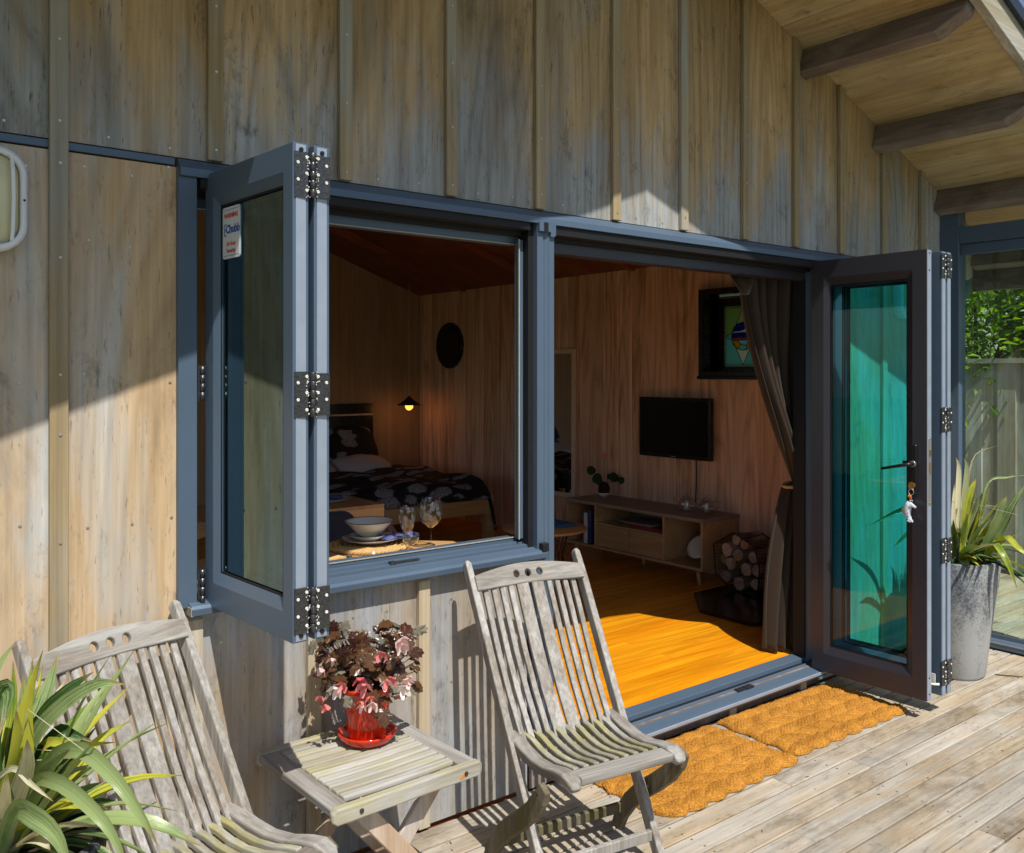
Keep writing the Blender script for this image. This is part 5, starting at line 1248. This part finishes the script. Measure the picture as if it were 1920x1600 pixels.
for k in range(4):
    m = M(); r_ = .105 - .014*k
    m.lathe([(.001,.0),(r_*.5,.006),(r_*.9,.03),(r_,.05),(r_*.94,.05),(r_*.84,.034),(r_*.45,.012),(.001,.008)], (0,0,0), 18)
    m.v = [(p[0], p[1]*1.05, p[2]) for p in m.v]
    ang = R(50); m.v = [(p[0]*math.cos(ang)+p[2]*math.sin(ang)-.03+.018*k, p[1]+.02, -p[0]*-math.sin(ang)*1+p[2]*math.cos(ang)+.088) for p in m.v]
    obj('shell_layer', m, porc, sh_, local=True)
m = M(); m.box(5.335,5.349,1.26,1.34,.395,.455); single('wall_socket', m, white_p, 'white power socket on the pine wall above the log basket', 'socket', bevel=.003)

# log basket, hearth
ht = M(); ht.prism([(4.62,.42),(5.345,.42),(5.345,1.30),(4.72,1.30),(4.40,.98),(4.40,.60)], 'z', FZ, FZ+.022); fixn(single('hearth_slab', ht, hearth_m, 'glossy dark angled hearth slab on the floor by the curtain', 'hearth', bevel=.004))
lbk = thing('log_basket', 'dark wire basket tilted open and filled with split firewood beside the cabinet', 'basket', (5.10,1.12,FZ+.022))
cxb, cyb = 5.10, 1.12
def hexr(s, dz=0): return [Vector((0,-.175*s,.02)), Vector((0,.02*s,.0)), Vector((0,.175*s,.10)), Vector((0,.19*s,.30)), Vector((0,.02*s,.40)), Vector((0,-.15*s,.33)), Vector((0,-.19*s,.18))]
bx = M(); rimp = [Vector((-.16, p.y, p.z)) for p in hexr(1)]; bckp = [Vector((.14, p.y*.85, .02+p.z*.86)) for p in hexr(1)]
n = len(rimp)
for pr2 in (rimp, bckp): bx.tube([tuple(p) for p in pr2+[pr2[0]]], .006, 6)
for t in [k/9 for k in range(1,9)]: bx.tube([tuple(a.lerp(b_, t)) for a, b_ in zip(rimp, bckp)]+[tuple(rimp[0].lerp(bckp[0], t))], .0016, 4)
for i in range(n):
    a, b_ = rimp[i], rimp[(i+1) % n]; a2, b2 = bckp[i], bckp[(i+1) % n]
    for t in [k/9 for k in range(9)]: bx.tube([tuple(a.lerp(b_, t)), tuple(a2.lerp(b2, t))], .0016, 4)
obj('wire_frame', bx, blackm, lbk, local=True)
rg = random.Random(8)
LP = [(-.10,.06,.045),(.0,.055,.05),(.09,.09,.045),(-.12,.155,.045),(-.03,.15,.05),(.07,.18,.048),(.135,.20,.035),(-.10,.245,.042),(-.01,.25,.045),(.08,.275,.045),(-.05,.325,.035),(.03,.345,.038)]
for k, (yy, zz, r_) in enumerate(LP):
    nn = 7; m = M(); a0 = rg.uniform(0,6); x0 = -.13+rg.uniform(-.03,.05); tilt = rg.uniform(-.03,.03)
    ring = [(r_*rg.uniform(.8,1.1)*math.cos(a0+6.283*i/nn), r_*rg.uniform(.8,1.1)*math.sin(a0+6.283*i/nn)) for i in range(nn)]
    m.add([(x0, yy+p[0], zz+p[1]) for p in ring]+[(x0+.24, yy+p[0]*.95+tilt, zz+p[1]*.95) for p in ring], [tuple(range(nn)), tuple(range(2*nn-1,nn-1,-1))]+[(i,i+nn,(i+1)%nn+nn,(i+1)%nn) for i in range(nn)])
    o = fixn(obj('firewood_log', m, logm, None)); o.location = lbk.location
    names = ['pale split log low on the left of the basket','split log at the basket\'s bottom middle','split log at the basket\'s bottom right','split log against the basket\'s left side','round-ended pale log in the middle of the basket','split log right of the pale middle log','thin split log against the basket\'s right rim','split log upper left in the basket','split log in the upper middle of the basket','split log upper right in the basket','small log on top of the pile, left','small log on top of the pile, right']
    tag(o, names[k], 'log', 'logs in the wire basket')
m = M(); m.box(5.20,5.347,.62,1.0,FZ+.0225,.40); single('dark_stool', m, redp, 'low dark reddish box-like stool against the wall, mostly hidden by basket and curtain', 'stool', bevel=.006)

# curtain
def curtain():
    m = M(); nu, nv = 70, 56; ztop, ztie, zbot = 2.15, 1.015, .135; vs_ = []
    for j in range(nv+1):
        t = j/nv; z = ztop + (zbot-ztop)*t
        if z > ztie:
            s = (ztop-z)/(ztop-ztie); xl = 3.80 + .42*(s**1.5)*(1-.12*math.sin(math.pi*s)); xr = 4.46 - .15*s**2.2
        else:
            s = (ztie-z)/(ztie-zbot); xl = 4.20 - .16*s**.8 - .02*math.sin(math.pi*s); xr = 4.31 + .17*s**.5
        amp = .030*min(1, (xr-xl)/.35)+.010
        for i in range(nu+1):
            u = i/nu; ph = u*math.pi*2*8 + .5*math.sin(z*3)
            y = .185 + amp*math.sin(ph) + .015*math.sin(u*11+z*2.3) + (0.03 if z > ztie else .0)*math.sin(z*4+u*3)
            vs_.append((xl+(xr-xl)*u, y+(.03*(z < ztie)*(1-u)), z + .01*math.sin(ph)*(j == nv)))
    m.add(vs_, [(j*(nu+1)+i, j*(nu+1)+i+1, (j+1)*(nu+1)+i+1, (j+1)*(nu+1)+i) for j in range(nv) for i in range(nu)], True); return m
ct = thing('curtain', 'long brown-grey curtain gathered by a tie-back beside the doorway', 'curtain', (4.2,.19,FZ))
co = obj('cloth', curtain(), curt, ct); sm_ = co.modifiers.new('solid','SOLIDIFY'); sm_.thickness = .003
m = M(); m.tube([(4.235+.055*math.cos(R(a)), .195+.05*math.sin(R(a)), 1.013+.01*math.cos(R(a))) for a in range(0,361,30)], .009, 8, False); obj('tie_back', m, rope, ct)
m = M()
m.add([(3.66,.17,2.13),(3.70,.20,2.125),(3.90,.22,2.12),(3.88,.16,2.12),(3.74,.17,2.05),(3.80,.19,2.02),(3.88,.20,2.03)],[(0,3,2,1),(0,4,5,3),(3,5,6,2)],True); o = obj('gathered_pelmet', m, curt, ct); sm_ = o.modifiers.new('solid','SOLIDIFY'); sm_.thickness=.01
m = M(); m.tube([(2.4,.185,2.165),(4.6,.185,2.165)], .010, 8); obj('curtain_rail', m, blackm, ct)

# bed
bd = thing('double_bed', 'oak-framed double bed with black headboard in the far corner of the room', 'bed', (4.15,4.75,FZ))
m = M(); m.box(3.42,4.84,3.800,3.835,.355,.505); obj('foot_rail', m, oakx, bd, bevel=.003)
for x in (3.42, 4.842):
    m = M(); m.box(x, x+.075, 3.798, 3.875, FZ, .508); obj('leg', m, oakx, bd, bevel=.003)
    m = M(); m.box(x+(.0 if x<4 else .04), x+(.035 if x<4 else .075), 3.8755, 5.68, .355, .500); obj('side_rail', m, oak, bd, bevel=.003)
    m = M(); m.box(x, x+.075, 5.60, 5.675, FZ, .36); obj('leg', m, oakx, bd)
m = M(); m.box(3.46,4.88,3.84,5.68,.40,.56); obj('mattress', m, whitec, bd, bevel=.03, seg=3)
m = M(); m.box(3.42,4.755,5.70,5.738,.30,1.175); obj('headboard', m, black, bd, bevel=.003)
m = M(); m.box(3.42,4.755,5.70,5.738,1.195,1.30); obj('headboard', m, black, bd, bevel=.003)
m = M(); m.box(3.42,4.755,5.71,5.738,1.176,1.194); obj('headboard_strip', m, palewood, bd)
def cushiony(cx, cy, cz, sx, sy, sz, seed, tilt=0, n=16):
    m = M(); rg = random.Random(seed); vs_ = []
    for k in range(n+1):
        b_ = math.pi*k/n
        for j in range(2*n):
            a = math.pi*j/n; q = lambda v, e: math.copysign(abs(v)**e, v)
            x = sx*q(math.sin(b_),.35)*q(math.cos(a),.45); y = sy*q(math.sin(b_),.35)*q(math.sin(a),.45); z = sz*q(math.cos(b_),.9)*(1-.25*(abs(x/sx)**4+abs(y/sy)**4)*.5)
            z += .01*math.sin(x*14+seed)+.008*math.sin(y*19+seed*2)
            y2 = y*math.cos(tilt)-z*math.sin(tilt); z2 = y*math.sin(tilt)+z*math.cos(tilt); vs_.append((cx+x, cy+y2, cz+z2))
    w = 2*n; m.add(vs_, [(k*w+j,(k+1)*w+j,(k+1)*w+(j+1)%w,k*w+(j+1)%w) for k in range(n) for j in range(w)], True); return m
for i, (cx, lb) in enumerate(((3.80,'white pillow at the far side of the bed head'),(4.42,'white pillow on the bed nearer the pine wall'))):
    fixn(single('pillow', cushiony(cx,5.38,.70,.30,.22,.075,i,.25), whitec, lb, 'pillow'))
for i, (cx, lb) in enumerate(((3.76,'black patterned pillow leaning on the headboard, far side'),(4.38,'black patterned pillow leaning on the headboard behind the white one'))):
    fixn(single('pillow', cushiony(cx,5.56,.88,.32,.20,.065,i+4,1.05), duvm, lb, 'pillow'))
def duvetm():
    m = M(); nx, ny = 60, 64; vs_ = []
    for j in range(ny+1):
        y = 3.775 + (5.30-3.775)*j/ny
        for i in range(nx+1):
            s = i/nx; x = 3.40 + 1.56*s
            z = .665 + .022*math.sin(x*6+y*2.1)+.016*math.sin(y*9+x*3)+.010*math.sin(x*17+y*5)
            e = min(1, (y-3.775)/.16); z = .50 + (z-.50)*math.sin(math.pi/2*e)**.6
            ex_ = max(0, (s-.93)/.07); z -= ex_**1.6*.30; xx = x + (.03*math.sin(y*13) if ex_ > 0 else 0)*ex_
            el = max(0, (.07-s)/.07); z -= el**1.6*.30
            vs_.append((xx, y-.01*(1-e), z))
    m.add(vs_, [(j*(nx+1)+i, j*(nx+1)+i+1, (j+1)*(nx+1)+i+1, (j+1)*(nx+1)+i) for j in range(ny) for i in range(nx)], True); return m
dv = single('duvet', duvetm(), duvm, 'black duvet with a grey fish print spread over the bed', 'duvet'); sm_ = dv.modifiers.new('solid','SOLIDIFY'); sm_.thickness = .03

# pendant lamp
pn = thing('pendant_lamp', 'small cone-shaded pendant lamp glowing orange by the bed corner', 'lamp', (5.0,5.38,1.27))
m = M(); m.tube([(0,0,.10),(0,0,1.30)], .0025, 5); obj('cord', m, salt, pn, local=True)
m = M(); m.lathe([(.012,.112),(.016,.10),(.055,.065),(.125,.018),(.123,.014),(.052,.058),(.012,.09)], (0,0,0), 24); obj('lamp_shade', m, lampsh, pn, local=True)
m = M(); m.ball((0,0,.005), .043, 16, 10); obj('bulb', m, bulb_m, pn, local=True)
pd = bpy.data.lights.new('pendant_glow','POINT'); pd.energy = .45; pd.color = (1,.42,.12); pd.shadow_soft_size = .05
po = bpy.data.objects.new('pendant_glow', pd); COL.objects.link(po); po.parent = pn; po.location = (0,0,-.055)

# round coffee table
cf = thing('coffee_table', 'low round oak table with a thin wire base in front of the cabinet', 'table', (4.14,2.17,FZ))
m = M(); m.lathe([(.001,.385),(.28,.385),(.300,.392),(.305,.402),(.298,.408),(.001,.409)], (0,0,0), 48); obj('tabletop', m, oakx, cf, local=True)
m = M()
for k in range(22):
    a = 6.283*k/22; m.tube([(.17*math.cos(a), .17*math.sin(a), .384), (.13*math.cos(a+.25), .13*math.sin(a+.25), .2), (.19*math.cos(a+.5), .19*math.sin(a+.5), .012)], .0028, 5)
m.tube([(.19*math.cos(R(a)), .19*math.sin(R(a)), .010) for a in range(0,361,15)], .004, 6, False); obj('wire_base', m, blackm, cf, local=True)
m = M(); m.box(4.17,4.36,2.07,2.30,FZ+.4095,FZ+.4245); single('blue_book', m, bluep, 'bright blue book lying on the round coffee table', 'book', bevel=.002)

# desk with arched apron, plate and napkin
dk = thing('desk', 'oak desk with an arched apron behind the navy chair', 'desk', (2.1,2.1,FZ))
m = M(); m.box(1.35,2.655,1.862,2.46,.845,.862); obj('top', m, oak, dk, bevel=.002)
m = M(); pts = [(1.35,.8445),(2.655,.8445),(2.655,FZ),(2.59,FZ),(2.59,.62),(2.575,.66),(2.54,.71),(2.48,.755),(2.40,.785),(2.30,.795),(1.70,.795),(1.60,.785),(1.52,.755),(1.46,.71),(1.43,.66),(1.415,.62),(1.415,FZ),(1.35,FZ)]
m.prism(pts, 'y', 1.862, 1.885); fixn(obj('arched_front', m, oakx, dk, bevel=.002))
m = M(); m.prism(pts, 'y', 2.44, 2.46); fixn(obj('arched_back', m, oakx, dk))
m = M(); m.box(2.635,2.655,1.8855,2.4395,FZ,.8445); obj('side_panel', m, oak, dk)
m = M(); m.box(1.35,1.37,1.8855,2.4395,FZ,.8445); obj('side_panel', m, oak, dk)
def plate_m(r): return M().lathe([(.001,.0),(r*.55,.0),(r*.62,.004),(r*.95,.018),(r,.022),(r*.985,.024),(r*.93,.021),(r*.62,.009),(.001,.007)], (0,0,0), 36)
def crockery(loc, r, label, g='plates set on the tables'):
    t = thing('plate', label, 'plate', loc, 0, g); obj('dish', plate_m(r), porc, t, local=True)
    m = M(); m.tube([(r*.99*math.cos(R(a)), r*.99*math.sin(R(a)), .0235) for a in range(0,361,10)], .0018, 5, False); obj('blue_band', m, rim, t, local=True); return t
crockery((2.42,2.13,.8625), .135, 'white plate with a folded napkin on the desk behind')
def napk(cx, cy, z, s, seed):
    m = M(); rg = random.Random(seed); n = 14; vs_ = []
    for j in range(n+1):
        for i in range(n+1):
            u, v = i/n-.5, j/n-.5; w = 1-.45*abs(v)
            vs_.append((cx + s*u*w*1.3, cy + s*v*.6, z+.012+.018*abs(math.sin(u*9+v*2+seed))*(1-abs(v))+.004*math.sin(v*20)))
    m.add(vs_, [(j*(n+1)+i, j*(n+1)+i+1, (j+1)*(n+1)+i+1, (j+1)*(n+1)+i) for j in range(n) for i in range(n)], True); return m
nk = single('napkin', napk(2.40,2.12,.872,.19,2), napkin, 'navy and white napkin crumpled on the far plate', 'napkin'); sm_ = nk.modifiers.new('solid','SOLIDIFY'); sm_.thickness = .003
# navy chair
nc = thing('navy_chair', 'navy upholstered chair with a rounded back between desk and window table', 'chair', (2.02,1.30,FZ))
bkp = []; 
for (a, b_, a0) in ((.16,.70,0),(-.16,.70,90)):
    for i in range(7): q = R(a0+90*i/6); bkp.append((a+.09*math.cos(q), b_+.09*math.sin(q)))
bkp += [(-.22,.42),(.22,.42)]
m = M(); m.prism(bkp, 'y', .17, .215); fixn(obj('backrest', m, navyc, nc, local=True, bevel=.015, seg=3))
m = M(); m.box(-.23,.23,-.22,.2,.40,.46); obj('seat', m, navyc, nc, local=True, bevel=.02, seg=3)
for sx in (-1,1):
    for sy in (-1,1):
        m = M(); m.tube([(sx*.18,sy*.16,.40),(sx*.22,sy*.2,0)], [.018,.012], 8); obj('leg', m, oakx, nc, local=True)
# linen cloth over the desk end
m = M(); n = 16; vs_ = []
for j in range(n+1):
    t = j/n; z = .868 - .40*t
    for i in range(n+1):
        u = i/n; wv = .06+.24*t
        vs_.append((2.668 + .05*t + (wv*.85)*(u)*t**.5 , 1.93+.025*math.sin(u*9+t*2)+.03*u, z - .02*u*t + .008*math.sin(u*6)))
m.add(vs_, [(j*(n+1)+i, j*(n+1)+i+1, (j+1)*(n+1)+i+1, (j+1)*(n+1)+i) for j in range(n) for i in range(n)], True)
lc = single('linen_throw', m, linen, 'grey linen throw hanging off the end of the desk', 'cloth'); sm_ = lc.modifiers.new('solid','SOLIDIFY'); sm_.thickness = .004

# window table
wt = thing('window_table', 'oak table with a rounded corner just inside the open window, in the sun', 'table', (1.75,.5,FZ))
tp = [(1.0,.135),(2.30,.135),(2.42,.17),(2.47,.30),(2.44,.48),(2.33,.66),(2.15,.83),(1.95,.93),(1.7,.98),(1.0,.98)]
m = M(); m.prism(tp, 'z', .835, .858); fixn(obj('tabletop', m, oakx, wt, bevel=.004, seg=2))
for x, y in ((1.1,.25),(2.25,.25),(1.1,.88),(1.95,.80)):
    m = M(); m.tube([(x,y,.834),(x,y,FZ)], [.025,.018], 10); obj('leg', m, oakx, wt)
m = M(); 
def braid(cx, cy, z, r, rr, n=120):
    for ph in (0, 2.09, 4.19):
        m.tube([(cx+(r+rr*.6*math.cos(ph+k*6.283*22/n))*math.cos(6.283*k/n), cy+(r+rr*.6*math.cos(ph+k*6.283*22/n))*math.sin(6.283*k/n), z+rr*.6*math.sin(ph+k*6.283*22/n)) for k in range(n+1)], rr*.62, 6, False)
for q in range(7): braid(1.94,.77,.868,.035+.022*q,.010,80 if q < 5 else 120)
single('woven_placemat', m, rope, 'round braided seagrass placemat under the plate on the window table', 'placemat')
crockery((1.955,.775,.880), .130, 'large cream dinner plate on the woven mat in the window')
crockery((1.945,.780,.893), .085, 'small cream plate stacked under the bowl in the window')
bw = thing('bowl', 'cream bowl with blue rim stacked on the plates in the window', 'bowl', (1.955,.79,.904))
m = M(); m.lathe([(.001,.0),(.035,.0),(.042,.005),(.075,.035),(.100,.062),(.108,.066),(.106,.069),(.097,.066),(.072,.040),(.038,.010),(.001,.008)], (0,0,0), 36); obj('dish', m, porc, bw, local=True)
m = M(); m.tube([(.107*math.cos(R(a)), .107*math.sin(R(a)), .068) for a in range(0,361,10)], .0020, 5, False); obj('blue_band', m, rim, bw, local=True)
nk = single('napkin', napk(2.06,.71,.887,.15,5), napkin, 'navy and white napkin tucked beside the bowl in the window', 'napkin'); sm_ = nk.modifiers.new('solid','SOLIDIFY'); sm_.thickness = .003
def stem_glass(loc, prof, label, h):
    t = thing('stem_glass', label, 'glass', loc, 0, 'stemmed glasses on the window table'); prof = [(r_*1.22 if r_ > .002 else r_, z_) for r_, z_ in prof]
    m = M(); m.lathe(prof, (0,0,0), 28); obj('bowl', m, clear, t, local=True)
    m = M(); m.lathe([(.001,.0),(.034,.0),(.035,.002),(.010,.005),(.004,.012),(.0035,h),(.001,h)], (0,0,0), 20); obj('stem', m, clear, t, local=True); return t
stem_glass((2.142,.583,.859), [(.001,.090),(.010,.092),(.030,.112),(.044,.145),(.040,.185),(.031,.222),(.0302,.222),(.0385,.185),(.042,.146),(.029,.114),(.010,.095),(.001,.093)], 'large round wine glass, rightmost on the window table', .092)
stem_glass((2.045,.620,.859), [(.001,.068),(.010,.072),(.024,.100),(.030,.135),(.0295,.165),(.027,.195),(.0263,.195),(.0285,.165),(.0288,.136),(.0225,.102),(.009,.075),(.001,.071)], 'narrow champagne flute left of the wine glass', .07)
stem_glass((2.00,.52,.859), [(.001,.04),(.012,.042),(.026,.056),(.030,.075),(.028,.092),(.0272,.092),(.029,.075),(.025,.058),(.012,.045),(.001,.043)], 'low small glass in front of the flute', .042)
m = M(); m.lathe([(.001,0),(.010,0),(.012,.006),(.011,.02),(.005,.028),(.007,.034),(.001,.040)], (1.812,.50,.859), 14); single('white_shaker', m, white_p, 'small white figure-like shaker in front of the placemat', 'shaker')
m = M(); m.tube([(1.66,.60,.866),(1.71,.61,.868),(1.74,.60,.866)], [.010,.012,.006], 8); single('napkin_tie', m, rope, 'short rope knot at the left end of the placemat', 'rope'); 
m = M(); m.tube([(1.75,.595,.866),(1.79,.57,.864)], .005, 6); m.tube([(1.75,.61,.866),(1.765,.60,.875)], .007, 6); single('dark_clasp', m, bark, 'dark metal clasp lying by the rope knot', 'clasp')
